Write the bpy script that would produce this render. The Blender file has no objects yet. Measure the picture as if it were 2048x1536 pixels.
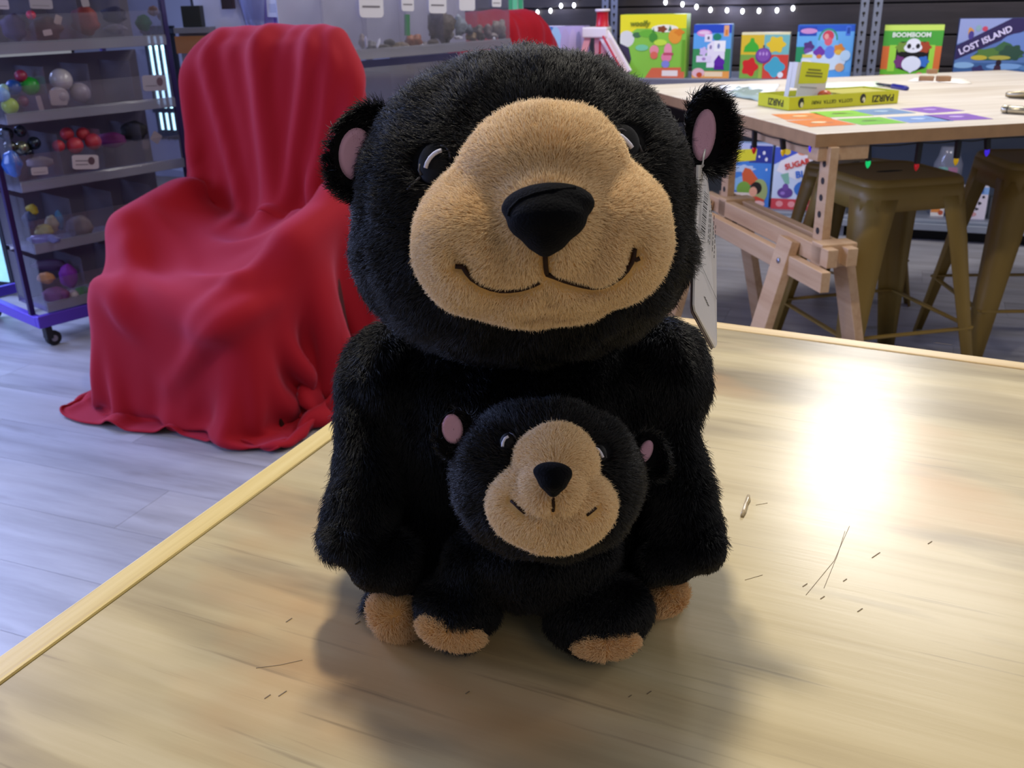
import bpy, bmesh, math, random
import numpy as np
from mathutils import Vector, Matrix
from mathutils.bvhtree import BVHTree

SC = bpy.context.scene
COL = SC.collection
random.seed(7)
RNG = np.random.default_rng(7)
PI = math.pi

# ---------------------------------------------------------------- camera
FPX, CAM_H = 1900.0, 1.10
PITCH, ROLL = math.radians(22.4), math.radians(-1.3)
camd = bpy.data.cameras.new('camera')
cam = bpy.data.objects.new('camera', camd)
COL.objects.link(cam)
camd.sensor_width = 36.0
camd.lens = FPX / 2048 * 36.0
camd.clip_start = 0.02
CAM_R = Matrix.Rotation(PI / 2 - PITCH, 3, 'X') @ Matrix.Rotation(ROLL, 3, 'Z')
cam.matrix_world = Matrix.Translation((0, 0, CAM_H)) @ CAM_R.to_4x4()
camd.dof.use_dof = True
camd.dof.focus_distance = 0.52
camd.dof.aperture_fstop = 26.0
SC.camera = cam
CAM_C = Vector((0, 0, CAM_H))

# ---------------------------------------------------------------- world, lights, exposure
SC.view_settings.view_transform = 'Standard'
SC.view_settings.look = 'None'
SC.view_settings.gamma = 1.0
SC.view_settings.use_curve_mapping = False
SC.view_settings.exposure = 0.0
w = bpy.data.worlds.new('shop_ambient')
SC.world = w
w.use_nodes = True
w.node_tree.nodes['Background'].inputs[0].default_value = (0.60, 0.62, 0.72, 1)
w.node_tree.nodes['Background'].inputs[1].default_value = 0.36


def area(name, loc, target, size, power, col, sizey=None, spread=180):
    l = bpy.data.lights.new(name, 'AREA')
    l.energy = power
    l.color = col
    l.size = size
    if sizey:
        l.shape = 'RECTANGLE'
        l.size_y = sizey
    l.spread = math.radians(spread)
    o = bpy.data.objects.new(name, l)
    COL.objects.link(o)
    o.location = loc
    o.rotation_euler = (Vector(target) - Vector(loc)).to_track_quat('-Z', 'Y').to_euler()
    return o


area('ceiling_lamp_over_table', (-0.03, 1.02, 2.45), (0.02, 0.6, 0.7), 0.13, 23, (1.0, 0.91, 0.75))
area('ceiling_lamp_at_shelf', (1.62, 4.1, 2.6), (0.4, 0.9, 0.75), 0.40, 23, (1.0, 0.97, 0.93), 0.65)
area('ceiling_lamp_over_counter', (1.6, 2.9, 2.5), (1.6, 3.3, 0.75), 0.6, 20, (1.0, 0.96, 0.92))
area('added_front_fill', (0.9, -1.3, 2.5), (0.1, 0.7, 0.8), 0.9, 7, (1.0, 0.84, 0.62))  # added camera-side fill, stands in for soft ambient light on the bears
area('shop_window_daylight', (-3.6, 1.3, 1.25), (-0.8, 2.2, 0.2), 1.8, 80, (0.38, 0.50, 1.0), 1.3)
area('rear_window_daylight', (-3.1, 3.7, 2.1), (-1.0, 2.6, 0.3), 1.3, 125, (0.40, 0.51, 1.0), 1.2)
area('added_aisle_fill', (0.25, 3.95, 2.5), (0.9, 3.6, 0.0), 0.5, 20, (1.0, 0.96, 0.94))  # extra unseen light put in to brighten the aisle and under-counter floor
area('added_right_fill', (3.5, 2.3, 2.2), (1.3, 2.8, 0.0), 0.6, 22, (1.0, 0.95, 0.92))  # invented source beyond the counter, lifts the floor beneath it from the right


# ---------------------------------------------------------------- pixel helpers (place things where the photograph shows them)
def ray(px, py):
    return CAM_R @ Vector(((px - 1024) / FPX, -(py - 768) / FPX, -1.0))


def at(px, py, Y):
    d = ray(px, py)
    return CAM_C + d * (Y / d.y)


def atz(px, py, z):
    d = ray(px, py)
    return CAM_C + d * ((z - CAM_H) / d.z)


def camdepth(p):
    return -(CAM_R.transposed() @ (Vector(p) - CAM_C)).z


def plane_hit(px, py, M, yoff=0.0):
    """pixel ray against the local plane y = yoff of frame M, in local coordinates"""
    Mi = M.inverted()
    o = Mi @ CAM_C
    d = Mi.to_3x3() @ ray(px, py)
    t = (yoff - o.y) / d.y
    return o + d * t


RIGHT, UP, FWD = CAM_R @ Vector((1, 0, 0)), CAM_R @ Vector((0, 1, 0)), CAM_R @ Vector((0, 0, -1))


# ---------------------------------------------------------------- materials
def lin(h):
    h = h.lstrip('#')
    v = [int(h[i:i + 2], 16) / 255 for i in (0, 2, 4)]
    return tuple(x / 12.92 if x <= 0.04045 else ((x + 0.055) / 1.055) ** 2.4 for x in v) + (1.0,)


MATS = {}


def pm(name, col, rough=0.6, metal=0.0, spec=0.5, sheen=0.0, trans=0.0, emit=None, estr=0.0, noise=0.0, nscale=30.0, bump=0.0, coat=0.0, sheen_tint=None):
    if name in MATS:
        return MATS[name]
    m = bpy.data.materials.new(name)
    m.use_nodes = True
    nt = m.node_tree
    b = nt.nodes['Principled BSDF']
    c = lin(col) if isinstance(col, str) else tuple(col) + ((1.0,) if len(col) == 3 else ())
    b.inputs['Base Color'].default_value = c
    b.inputs['Roughness'].default_value = rough
    b.inputs['Metallic'].default_value = metal
    b.inputs['Specular IOR Level'].default_value = spec
    b.inputs['Sheen Weight'].default_value = sheen
    if sheen_tint:
        b.inputs['Sheen Tint'].default_value = sheen_tint
    b.inputs['Transmission Weight'].default_value = trans
    b.inputs['Coat Weight'].default_value = coat
    if emit:
        b.inputs['Emission Color'].default_value = lin(emit) if isinstance(emit, str) else tuple(emit) + (1,)
        b.inputs['Emission Strength'].default_value = estr
    if noise or bump:
        tc = nt.nodes.new('ShaderNodeTexCoord')
        n = nt.nodes.new('ShaderNodeTexNoise')
        n.inputs['Scale'].default_value = nscale
        n.inputs['Detail'].default_value = 5
        nt.links.new(tc.outputs['Object'], n.inputs['Vector'])
        if noise:
            mx = nt.nodes.new('ShaderNodeMix')
            mx.data_type = 'RGBA'
            mx.blend_type = 'MULTIPLY'
            mx.inputs[0].default_value = noise
            mx.inputs[6].default_value = c
            r = nt.nodes.new('ShaderNodeValToRGB')
            r.color_ramp.elements[0].position = 0.3
            r.color_ramp.elements[0].color = (0.25, 0.25, 0.25, 1)
            r.color_ramp.elements[1].position = 0.7
            nt.links.new(n.outputs['Fac'], r.inputs[0])
            nt.links.new(r.outputs[0], mx.inputs[7])
            nt.links.new(mx.outputs[2], b.inputs['Base Color'])
        if bump:
            bp = nt.nodes.new('ShaderNodeBump')
            bp.inputs['Strength'].default_value = bump
            bp.inputs['Distance'].default_value = 0.01
            nt.links.new(n.outputs['Fac'], bp.inputs['Height'])
            nt.links.new(bp.outputs[0], b.inputs['Normal'])
    MATS[name] = m
    return m


def wood(name, cols, angle, lengthscale, acrossscale, rough, stain=None, bump=0.05, coat=0.0, rand=0.0, spec=0.5):
    """long-grained timber: cols = three hex colours dark to light, grain running along `angle` in object XY"""
    m = bpy.data.materials.new(name)
    m.use_nodes = True
    nt = m.node_tree
    N, L = nt.nodes, nt.links
    b = N['Principled BSDF']
    tc = N.new('ShaderNodeTexCoord')
    mp = N.new('ShaderNodeMapping')
    mp.inputs['Rotation'].default_value = (0, 0, -angle)
    L.new(tc.outputs['Object'], mp.inputs['Vector'])
    vec = mp.outputs[0]
    if rand:
        oi = N.new('ShaderNodeObjectInfo')
        cb = N.new('ShaderNodeCombineXYZ')
        mm = N.new('ShaderNodeMath')
        mm.operation = 'MULTIPLY'
        mm.inputs[1].default_value = 37.0
        L.new(oi.outputs['Random'], mm.inputs[0])
        for i in range(3):
            L.new(mm.outputs[0], cb.inputs[i])
        va = N.new('ShaderNodeVectorMath')
        L.new(vec, va.inputs[0])
        L.new(cb.outputs[0], va.inputs[1])
        vec = va.outputs[0]
    sc = N.new('ShaderNodeMapping')
    sc.inputs['Scale'].default_value = (lengthscale, acrossscale, acrossscale)
    L.new(vec, sc.inputs['Vector'])
    n1 = N.new('ShaderNodeTexNoise')
    n1.inputs['Scale'].default_value = 1.0
    n1.inputs['Detail'].default_value = 8
    n1.inputs['Roughness'].default_value = 0.62
    L.new(sc.outputs[0], n1.inputs['Vector'])
    r = N.new('ShaderNodeValToRGB')
    e = r.color_ramp.elements
    e[0].position, e[0].color = 0.28, lin(cols[0])
    e[1].position, e[1].color = 0.66, lin(cols[2])
    x = e.new(0.47)
    x.color = lin(cols[1])
    L.new(n1.outputs['Fac'], r.inputs[0])
    out = r.outputs[0]

    def layer(col, scale, stretch, lo, hi, amt, seed):
        nonlocal out
        s = N.new('ShaderNodeMapping')
        s.inputs['Scale'].default_value = (scale, scale * stretch, scale)
        s.inputs['Location'].default_value = (seed, seed * 1.7, 0)
        L.new(vec, s.inputs['Vector'])
        n = N.new('ShaderNodeTexNoise')
        n.inputs['Scale'].default_value = 1.0
        n.inputs['Detail'].default_value = 4
        L.new(s.outputs[0], n.inputs['Vector'])
        mr = N.new('ShaderNodeMapRange')
        mr.inputs['From Min'].default_value = lo
        mr.inputs['From Max'].default_value = hi
        mr.inputs['To Max'].default_value = amt
        L.new(n.outputs['Fac'], mr.inputs[0])
        mx = N.new('ShaderNodeMix')
        mx.data_type = 'RGBA'
        L.new(mr.outputs[0], mx.inputs[0])
        L.new(out, mx.inputs[6])
        mx.inputs[7].default_value = lin(col)
        out = mx.outputs[2]
    for st in (stain or []):
        layer(*st)
    L.new(out, b.inputs['Base Color'])
    b.inputs['Roughness'].default_value = rough
    b.inputs['Coat Weight'].default_value = coat
    b.inputs['Specular IOR Level'].default_value = spec
    if bump:
        bp = N.new('ShaderNodeBump')
        bp.inputs['Strength'].default_value = bump
        bp.inputs['Distance'].default_value = 0.002
        L.new(n1.outputs['Fac'], bp.inputs['Height'])
        L.new(bp.outputs[0], b.inputs['Normal'])
    MATS[name] = m
    return m


def clear_plastic(name, tint, gloss=0.16, haze=0.10):
    m = bpy.data.materials.new(name)
    m.use_nodes = True
    nt = m.node_tree
    N, L = nt.nodes, nt.links
    N.remove(N['Principled BSDF'])
    t = N.new('ShaderNodeBsdfTransparent')
    t.inputs[0].default_value = tint
    d = N.new('ShaderNodeBsdfDiffuse')
    d.inputs[0].default_value = (0.50, 0.50, 0.60, 1)
    g = N.new('ShaderNodeBsdfGlossy')
    g.inputs['Roughness'].default_value = 0.12
    m1 = N.new('ShaderNodeMixShader')
    m1.inputs[0].default_value = haze
    m2 = N.new('ShaderNodeMixShader')
    fr = N.new('ShaderNodeLayerWeight')
    fr.inputs[0].default_value = 0.35
    ad = N.new('ShaderNodeMath')
    ad.operation = 'MULTIPLY_ADD'
    ad.inputs[1].default_value = gloss * 2.5
    ad.inputs[2].default_value = 0.02
    ad.use_clamp = True
    L.new(fr.outputs['Facing'], ad.inputs[0])
    L.new(ad.outputs[0], m2.inputs[0])
    L.new(t.outputs[0], m1.inputs[1])
    L.new(d.outputs[0], m1.inputs[2])
    L.new(m1.outputs[0], m2.inputs[1])
    L.new(g.outputs[0], m2.inputs[2])
    L.new(m2.outputs[0], N['Material Output'].inputs[0])
    MATS[name] = m
    return m


def print_mat():
    m = bpy.data.materials.new('printed_card')
    m.use_nodes = True
    nt = m.node_tree
    a = nt.nodes.new('ShaderNodeVertexColor')
    a.layer_name = 'Col'
    nt.links.new(a.outputs[0], nt.nodes['Principled BSDF'].inputs['Base Color'])
    nt.nodes['Principled BSDF'].inputs['Roughness'].default_value = 0.38
    return m


PRINT = print_mat()


# ---------------------------------------------------------------- mesh builder
class MB:
    def __init__(s):
        s.v, s.f, s.c = [], [], []

    def add(s, vs, fs, col=None):
        b = len(s.v)
        s.v += [tuple(x) for x in vs]
        s.f += [tuple(b + i for i in f) for f in fs]
        s.c += [col] * len(vs)
        return s

    def box(s, lo, hi, M=None, col=None):
        x0, y0, z0 = lo
        x1, y1, z1 = hi
        vs = [Vector(p) for p in ((x0, y0, z0), (x1, y0, z0), (x1, y1, z0), (x0, y1, z0), (x0, y0, z1), (x1, y0, z1), (x1, y1, z1), (x0, y1, z1))]
        if M is not None:
            vs = [M @ p for p in vs]
        return s.add(vs, [(3, 2, 1, 0), (4, 5, 6, 7), (0, 1, 5, 4), (1, 2, 6, 5), (2, 3, 7, 6), (3, 0, 4, 7)], col)

    def bar(s, a, b, wx, wy, up=(0, 0, 1), wx2=None, wy2=None):
        """rectangular bar from a to b; wx across `up x dir`, wy along the other side"""
        a, b = Vector(a), Vector(b)
        d = (b - a).normalized()
        x = Vector(up).cross(d)
        if x.length < 1e-4:
            x = Vector((1, 0, 0))
        x.normalize()
        y = d.cross(x)
        wx2, wy2 = wx2 or wx, wy2 or wy
        vs = []
        for p, p1, p2 in ((a, wx, wy), (b, wx2, wy2)):
            for i, j in ((-1, -1), (1, -1), (1, 1), (-1, 1)):
                vs.append(p + x * (i * p1 / 2) + y * (j * p2 / 2))
        return s.add(vs, [(3, 2, 1, 0), (4, 5, 6, 7), (0, 1, 5, 4), (1, 2, 6, 5), (2, 3, 7, 6), (3, 0, 4, 7)])

    def tube(s, pts, r, n=8, cap=True):
        pts = [Vector(p) for p in pts]
        rs = r if isinstance(r, (list, tuple)) else [r] * len(pts)
        rings = []
        x = None
        for i, p in enumerate(pts):
            d = (pts[min(i + 1, len(pts) - 1)] - pts[max(i - 1, 0)]).normalized()
            if x is None:
                x = d.orthogonal().normalized()
            else:
                x = (x - d * x.dot(d)).normalized()
            y = d.cross(x)
            rings.append([p + (x * math.cos(2 * PI * k / n) + y * math.sin(2 * PI * k / n)) * rs[i] for k in range(n)])
        vs = [p for r_ in rings for p in r_]
        fs = [(i * n + k, i * n + (k + 1) % n, (i + 1) * n + (k + 1) % n, (i + 1) * n + k) for i in range(len(pts) - 1) for k in range(n)]
        if cap:
            fs += [tuple(range(n))[::-1], tuple((len(pts) - 1) * n + k for k in range(n))]
        return s.add(vs, fs)

    def lathe(s, prof, c=(0, 0, 0), n=20, M=None):
        c = Vector(c)
        vs = []
        for r, z in prof:
            for k in range(n):
                p = Vector((r * math.cos(2 * PI * k / n), r * math.sin(2 * PI * k / n), z))
                vs.append((M @ p if M is not None else p) + c)
        fs = [(i * n + k, i * n + (k + 1) % n, (i + 1) * n + (k + 1) % n, (i + 1) * n + k) for i in range(len(prof) - 1) for k in range(n)]
        fs += [tuple(range(n))[::-1], tuple((len(prof) - 1) * n + k for k in range(n))]
        return s.add(vs, fs)

    def ell(s, c, A, nu=24, nv=16, col=None):
        """ellipsoid; A = 3 scaled axis vectors or 3 radii"""
        c = Vector(c)
        if not hasattr(A[0], '__len__'):
            A = (Vector((A[0], 0, 0)), Vector((0, A[1], 0)), Vector((0, 0, A[2])))
        vs = [c + A[2]]
        for j in range(1, nv):
            t = PI * j / nv
            for k in range(nu):
                p = 2 * PI * k / nu
                vs.append(c + A[0] * (math.sin(t) * math.cos(p)) + A[1] * (math.sin(t) * math.sin(p)) + A[2] * math.cos(t))
        vs.append(c - A[2])
        fs = [(0, 1 + k, 1 + (k + 1) % nu) for k in range(nu)]
        for j in range(nv - 2):
            for k in range(nu):
                a, b = 1 + j * nu + k, 1 + j * nu + (k + 1) % nu
                fs.append((a, a + nu, b + nu, b))
        e = len(vs) - 1
        fs += [(e, 1 + (nv - 2) * nu + (k + 1) % nu, 1 + (nv - 2) * nu + k) for k in range(nu)]
        if A[0].cross(A[1]).dot(A[2]) < 0:
            fs = [f[::-1] for f in fs]
        return s.add(vs, fs, col)

    def prism(s, pts, z0, z1, M=None):
        n = len(pts)
        vs = [Vector((x, y, z)) for z in (z0, z1) for x, y in pts]
        if M is not None:
            vs = [M @ p for p in vs]
        return s.add(vs, [tuple(range(n))[::-1], tuple(range(n, 2 * n))] + [(i, (i + 1) % n, n + (i + 1) % n, n + i) for i in range(n)])


def link(o):
    COL.objects.link(o)
    return o


def part(name, mb, mat, parent=None, smooth=False, world=False, bevel=0.0, label=None, kind=None, solid=0.0, angle=None):
    """one mesh object from a builder; with world=True its coordinates are world ones and get moved into the parent's frame"""
    vs = mb.v
    if world and parent is not None:
        Mi = world_matrix(parent).inverted()
        vs = [tuple(Mi @ Vector(p)) for p in vs]
    me = bpy.data.meshes.new(name)
    me.from_pydata(vs, [], mb.f)
    me.update()
    if any(c is not None for c in mb.c):
        at_ = me.color_attributes.new('Col', 'FLOAT_COLOR', 'POINT')
        at_.data.foreach_set('color', np.array([c or (0.8, 0.8, 0.8, 1) for c in mb.c], 'f').ravel())
    if mat is not None:
        me.materials.append(mat)
    if smooth:
        me.polygons.foreach_set('use_smooth', [True] * len(me.polygons))
        if angle:
            try:
                me.set_sharp_from_angle(angle=math.radians(angle))
            except Exception:
                pass
    o = link(bpy.data.objects.new(name, me))
    if parent is not None:
        o.parent = parent
    if bevel:
        b = o.modifiers.new('soft_edge', 'BEVEL')
        b.width = bevel
        b.segments = 2
        b.limit_method = 'ANGLE'
    if solid:
        b = o.modifiers.new('gauge', 'SOLIDIFY')
        b.thickness = solid
        b.offset = 0
    if label:
        o['label'] = label
    if kind:
        o['kind'] = kind
    return o


def world_matrix(o):
    M = o.matrix_basis.copy()
    while o.parent is not None:
        o = o.parent
        M = o.matrix_basis @ M
    return M


def tag(o, label, cat, group=None):
    o['label'] = label
    o['category'] = cat
    if group:
        o['group'] = group
    return o


def thing(name, label, cat, M=None, group=None):
    o = link(bpy.data.objects.new(name, None))
    o.empty_display_size = 0.05
    if M is not None:
        o.matrix_basis = M if isinstance(M, Matrix) else Matrix.Translation(M)
    return tag(o, label, cat, group)


def structure(name, mb, mat, **k):
    o = part(name, mb, mat, **k)
    o['kind'] = 'structure'
    return o


def frame(p, deg):
    return Matrix.Translation(p) @ Matrix.Rotation(math.radians(deg), 4, 'Z')


def copy_tree(o, M, label, group=None):
    r = o.copy()
    link(r)
    r.matrix_basis = M
    r['label'] = label
    if group:
        r['group'] = group

    def rec(src, dst):
        for ch in list(src.children):
            if ch == dst:
                continue
            c = ch.copy()
            link(c)
            c.parent = dst
            rec(ch, c)
    rec(o, r)
    return r


FONT_CACHE = {}


def lettering(name, s, size, mat, parent, M, depth=0.0003, shear=0.0, bold=0.0, spacing=1.0):
    """real letters as a mesh: text lies in local XY of M, facing +Z, centred"""
    cu = bpy.data.curves.new(name, 'FONT')
    cu.body = s
    cu.size = size
    cu.align_x = 'CENTER'
    cu.align_y = 'CENTER'
    cu.extrude = depth
    cu.offset = bold
    cu.shear = shear
    cu.space_character = spacing
    cu.resolution_u = 3
    t = link(bpy.data.objects.new(name + '_src', cu))
    dg = bpy.context.evaluated_depsgraph_get()
    me = bpy.data.meshes.new_from_object(t.evaluated_get(dg))
    bpy.data.objects.remove(t)
    bpy.data.curves.remove(cu)
    me.transform(M)
    me.materials.clear()
    me.materials.append(mat)
    o = link(bpy.data.objects.new(name, me))
    o.parent = parent
    return o


FACE = Matrix.Rotation(PI / 2, 4, 'X')      # text plane -> vertical plane facing local -Y


def shape(kind, *a):
    """outline in face units (0..1): 'r' rectangle, 'e' ellipse, 'p' polygon, 's' star/bumpy blob"""
    if kind == 'r':
        u0, v0, u1, v1 = a
        return [(u0, v0), (u1, v0), (u1, v1), (u0, v1)]
    if kind == 'e':
        u, v, ru, rv = a
        return [(u + ru * math.cos(2 * PI * k / 18), v + rv * math.sin(2 * PI * k / 18)) for k in range(18)]
    if kind == 'b':
        u, v, ru, rv, n = a
        return [(u + ru * (1 + .16 * math.cos(n * 2 * PI * k / 30)) * math.cos(2 * PI * k / 30), v + rv * (1 + .16 * math.cos(n * 2 * PI * k / 30)) * math.sin(2 * PI * k / 30)) for k in range(30)]
    return list(a[0])


def printed(parent, wd, ht, shapes, y=0.0, name='cover_print', M=None):
    """flat printed picture on a vertical face (x 0..wd, z 0..ht, facing -Y): one mesh of coloured flats, each a hair above the last"""
    mb = MB()
    for i, sh in enumerate(shapes):
        pts = shape(*sh[:-1])
        yy = y - 0.0004 - 0.00012 * i
        vs = [Vector((min(max(u, 0), 1) * wd, yy, min(max(v, 0), 1) * ht)) for u, v in pts]
        if M is not None:
            vs = [M @ p for p in vs]
        mb.add(vs, [tuple(range(len(pts)))], lin(sh[-1]))
    return part(name, mb, PRINT, parent)

# ================================================================ SETTING
m_floor = wood('grey_vinyl_plank', ('#7f7d80', '#949298', '#a4a3aa'), 0.0, 1.5, 16.0, 0.40, stain=[('#6f6a68', 3.0, 6.0, 0.62, 0.80, 0.7, 3.1), ('#aea9a8', 0.8, 3.0, 0.5, 0.75, 0.6, 8.0)], bump=0.06, rand=1, spec=0.45)
m_gap = pm('plank_joint', '#7a7573', 0.9)
fl = MB().box((-5, -2.5, -0.06), (5.5, 7.2, -0.0012))
floor = structure('floor', fl, m_gap)
FD = math.radians(-22)
PW, PL = 0.185, 1.22
pmesh = {}


def plank(cx, cy, ln):
    key = round(ln, 2)
    if key not in pmesh:
        o = part('plank', MB().box((-ln / 2 + .0005, -PW / 2 + .0005, -0.0011), (ln / 2 - .0005, PW / 2 - .0005, 0.0)), m_floor, floor, bevel=0.0)
        pmesh[key] = o.data
    else:
        o = link(bpy.data.objects.new('plank', pmesh[key]))
        o.parent = floor
    o.matrix_basis = Matrix.Translation((cx, cy, 0)) @ Matrix.Rotation(FD, 4, 'Z')
    return o


ux, uy = Vector((math.cos(FD), math.sin(FD), 0)), Vector((-math.sin(FD), math.cos(FD), 0))
for j in range(0, 36):
    v = -0.55 + j * PW
    off = (j * 0.47) % PL
    for i in range(-5, 6):
        p = ux * (i * PL + off) + uy * v
        # only where the photograph's floor (or the floor just beside it) can be seen
        if p.y < 0.2 or p.y > 5.9 or p.x > 0.62 * p.y + 0.95 or p.x < -(0.62 * p.y + 1.9):
            continue
        plank(p.x, p.y, PL)

# back wall of dark horizontal boards behind the games
SANG = -21.0
S0 = Vector((1.20, 4.57, 0))
SHELF = frame(S0, SANG)                      # local x runs along the shelf, -y faces the shop
m_board = wood('dark_wall_board', ('#2b2526', '#332c2d', '#3d3536'), 0.0, 2.0, 22.0, 0.6, bump=0.1, rand=1)
wall = structure('wall_back', MB().box((-4.6, 0.56, 0), (3.4, 0.66, 2.9)), pm('wall_core', '#241f20', 0.8))
wall.matrix_basis = SHELF
structure('wall_left', MB().box((-4.75, -2.4, 0), (-4.62, 6.4, 2.9)), pm('pale_wall_paint', '#8d90a6', 0.7))
wb = None
for k in range(10):
    z = 0.0 + k * 0.145
    if wb is None:
        wb = part('board', MB().box((-2.2, 0.535, 0.004), (3.35, 0.56, 0.141)), m_board, wall, bevel=0.003)
        o = wb
    else:
        o = link(bpy.data.objects.new('board', wb.data))
        o.parent = wall
        for md in wb.modifiers:
            b = o.modifiers.new('soft_edge', 'BEVEL')
            b.width, b.segments, b.limit_method = md.width, md.segments, md.limit_method
    o.matrix_basis = Matrix.Translation((0, 0, z))
# left stretch of the back wall, pale, with a bright low window glimpsed between the bins
pale = part('panel', MB().box((-4.55, 0.535, 0.0), (-2.21, 0.56, 2.9)), pm('pale_wall_paint', '#8d90a6', 0.7), wall)
a = plane_hit(292, 62, SHELF, 0.53)
b = plane_hit(372, 270, SHELF, 0.53)
WM = SHELF @ Matrix.Translation((a.x, 0.53, b.z))
ww, wh = b.x - a.x, a.z - b.z
win = structure('window_1', MB().box((-.03, 0, -.03), (ww + .03, .004, wh + .03)), pm('window_recess', '#10131c', 0.6))
win.matrix_basis = WM
m_pane = pm('daylit_pane', '#c8f0ff', 0.2, emit=(0.50, 0.86, 1.0), estr=2.6)
nx = 4
for i in range(nx):
    for zz in ((0.03, 0.14), (0.17, wh - .03)):
        part('pane', MB().box((ww * i / nx + .008, -.006, zz[0]), (ww * (i + 1) / nx - .008, -.001, zz[1])), m_pane, win)
fr = MB()
for i in range(nx + 1):
    fr.box((ww * i / nx - .008, -.02, -.03), (ww * i / nx + .008, -.0, wh + .03))
for z in (0.0, .155, wh):
    fr.box((-.03, -.022, z - .014), (ww + .03, -.0005, z + .014))
part('window_frame', fr, pm('window_frame_grey', '#22283a', 0.5), win)

# ================================================================ NEAR TABLE (plywood, pine edging)
T = 0.758
A = Vector((0.0, 1.116, 0))
du = Vector((0.399, 0.917, 0)).normalized()          # along the left edge, away from camera
dv = Vector((0.884, -0.467, 0)).normalized()         # along the far edge, to the right
GR = math.atan2(dv.y, dv.x)
m_ply = wood('varnished_plywood', ('#aa9972', '#beae86', '#cabb95'), GR + 0.05, 1.6, 34.0, 0.27,
             stain=[('#7a6e58', 2.2, 3.2, 0.52, 0.66, 0.72, 0.31), ('#bd8a55', 3.4, 1.6, 0.53, 0.68, 0.55, 4.4), ('#6f624f', 3.4, 5.0, 0.56, 0.68, 0.6, 9.2), ('#6a5a47', 7.0, 26.0, 0.63, 0.76, 0.5, 2.0), ('#d6c49c', 1.6, 2.2, 0.5, 0.8, 0.55, 7.7)], bump=0.10, spec=0.5)
m_pine = wood('pine_edging', ('#bba060', '#d4bd7c', '#e0cc90'), math.atan2(du.y, du.x), 2.0, 60.0, 0.38, stain=[('#9c8250', 6, 12, 0.6, 0.75, 0.6, 1.1)], bump=0.12)
m_pine2 = wood('pine_edging_far', ('#bd9d68', '#d4b988', '#dfc89a'), GR, 2.0, 60.0, 0.38, bump=0.1)
near = thing('work_table', 'varnished plywood work table with pale pine edging under the two black bears', 'table', (0.3, 0.5, 0))
TW, TL, tk = 1.72, 1.25, 0.022
in_u, in_v = 0.021, 0.021


def quad_slab(p0, ev, eu, lv, lu, z0, z1):
    c = [p0, p0 + ev * lv, p0 + ev * lv - eu * lu, p0 - eu * lu]
    vs = [Vector((p.x, p.y, z0)) for p in c] + [Vector((p.x, p.y, z1)) for p in c]
    mb = MB()
    n = [(0, 1, 2, 3), (7, 6, 5, 4), (1, 0, 4, 5), (2, 1, 5, 6), (3, 2, 6, 7), (0, 3, 7, 4)]
    return mb.add(vs, n)


part('tabletop', quad_slab(A + dv * in_v - du * in_u, dv, du, TW - in_v, TL - in_u, T - tk, T), m_ply, near, world=True)
part('left_edging', quad_slab(A + du * 0.0, dv, du, in_v - .0015, TL, T - 0.045, T + 0.0012), m_pine, near, world=True, bevel=0.0018, label='pale pine edging strip along the open side')
part('far_edging', quad_slab(A + dv * in_v, dv, du, TW - in_v, in_u - .0012, T - 0.045, T + 0.0008), m_pine2, near, world=True, bevel=0.0018)
for a_, b_ in ((.06, .06), (TW - .1, .06), (.06, TL - .1), (TW - .1, TL - .1)):
    p = A + dv * a_ - du * b_
    part('leg', quad_slab(p, dv, du, .06, .06, 0.0, T - tk), m_pine2, near, world=True, bevel=.003)
ap = MB()
for p, l, d in ((A + dv * .05 - du * .05, TW - .1, dv), (A + dv * .05 - du * (TL - .07), TW - .1, dv)):
    q = quad_slab(p, dv, du, l, .02, T - .1, T - tk)
    ap.add(q.v, q.f)
part('apron', ap, m_pine2, near, world=True)
# pencil-dark scratches and little dents in the varnish
sc = MB()
for pts in (((1699, 1052), (1668, 1122), (1612, 1190)), ((1690, 1062), (1675, 1110), (1648, 1176)), ((1512, 1010), (1535, 1006)), ((1870, 685), (1905, 690)), ((512, 1336), (560, 1330), (605, 1320)), ((1490, 1160), (1525, 1150))):
    P3 = [atz(x, y, T + .0001) for x, y in pts]
    for p, q in zip(P3, P3[1:]):
        sc.bar(p, q, .00030, .0002)
for x, y, l in ((935, 1385, 8), (1260, 1392, 6), (1298, 1385, 9), (565, 1387, 16), (535, 1393, 12), (1150, 1255, 7), (1752, 1110, 16), (1610, 1170, 9), (1690, 1160, 7), (1860, 1085, 8), (1645, 1195, 8), (578, 1240, 12), (715, 1245, 10), (1720, 1220, 10)):
    sc.bar(atz(x - l / 2, y + l / 3, T + .0002), atz(x + l / 2, y - l / 3, T + .0002), .00055, .0002)
part('scratch_marks', sc, pm('scratch_dark', '#75644c', 0.6), near, world=True, kind='stuff')
# dried drip of glue
g = MB()
gp = [atz(x, y, T + .0011) for x, y in ((1484, 1032), (1488, 1022), (1492, 1008), (1496, 999), (1497, 992))]
g.tube(gp, [.0012, .0017, .0016, .0019, .0014], 8)
tag(part('glue_strip', g, pm('dried_glue', '#cbb894', 0.12, trans=0.35, spec=0.8), None, smooth=True), 'short translucent dried glue strip stuck on plywood beside the large bear', 'glue')

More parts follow.
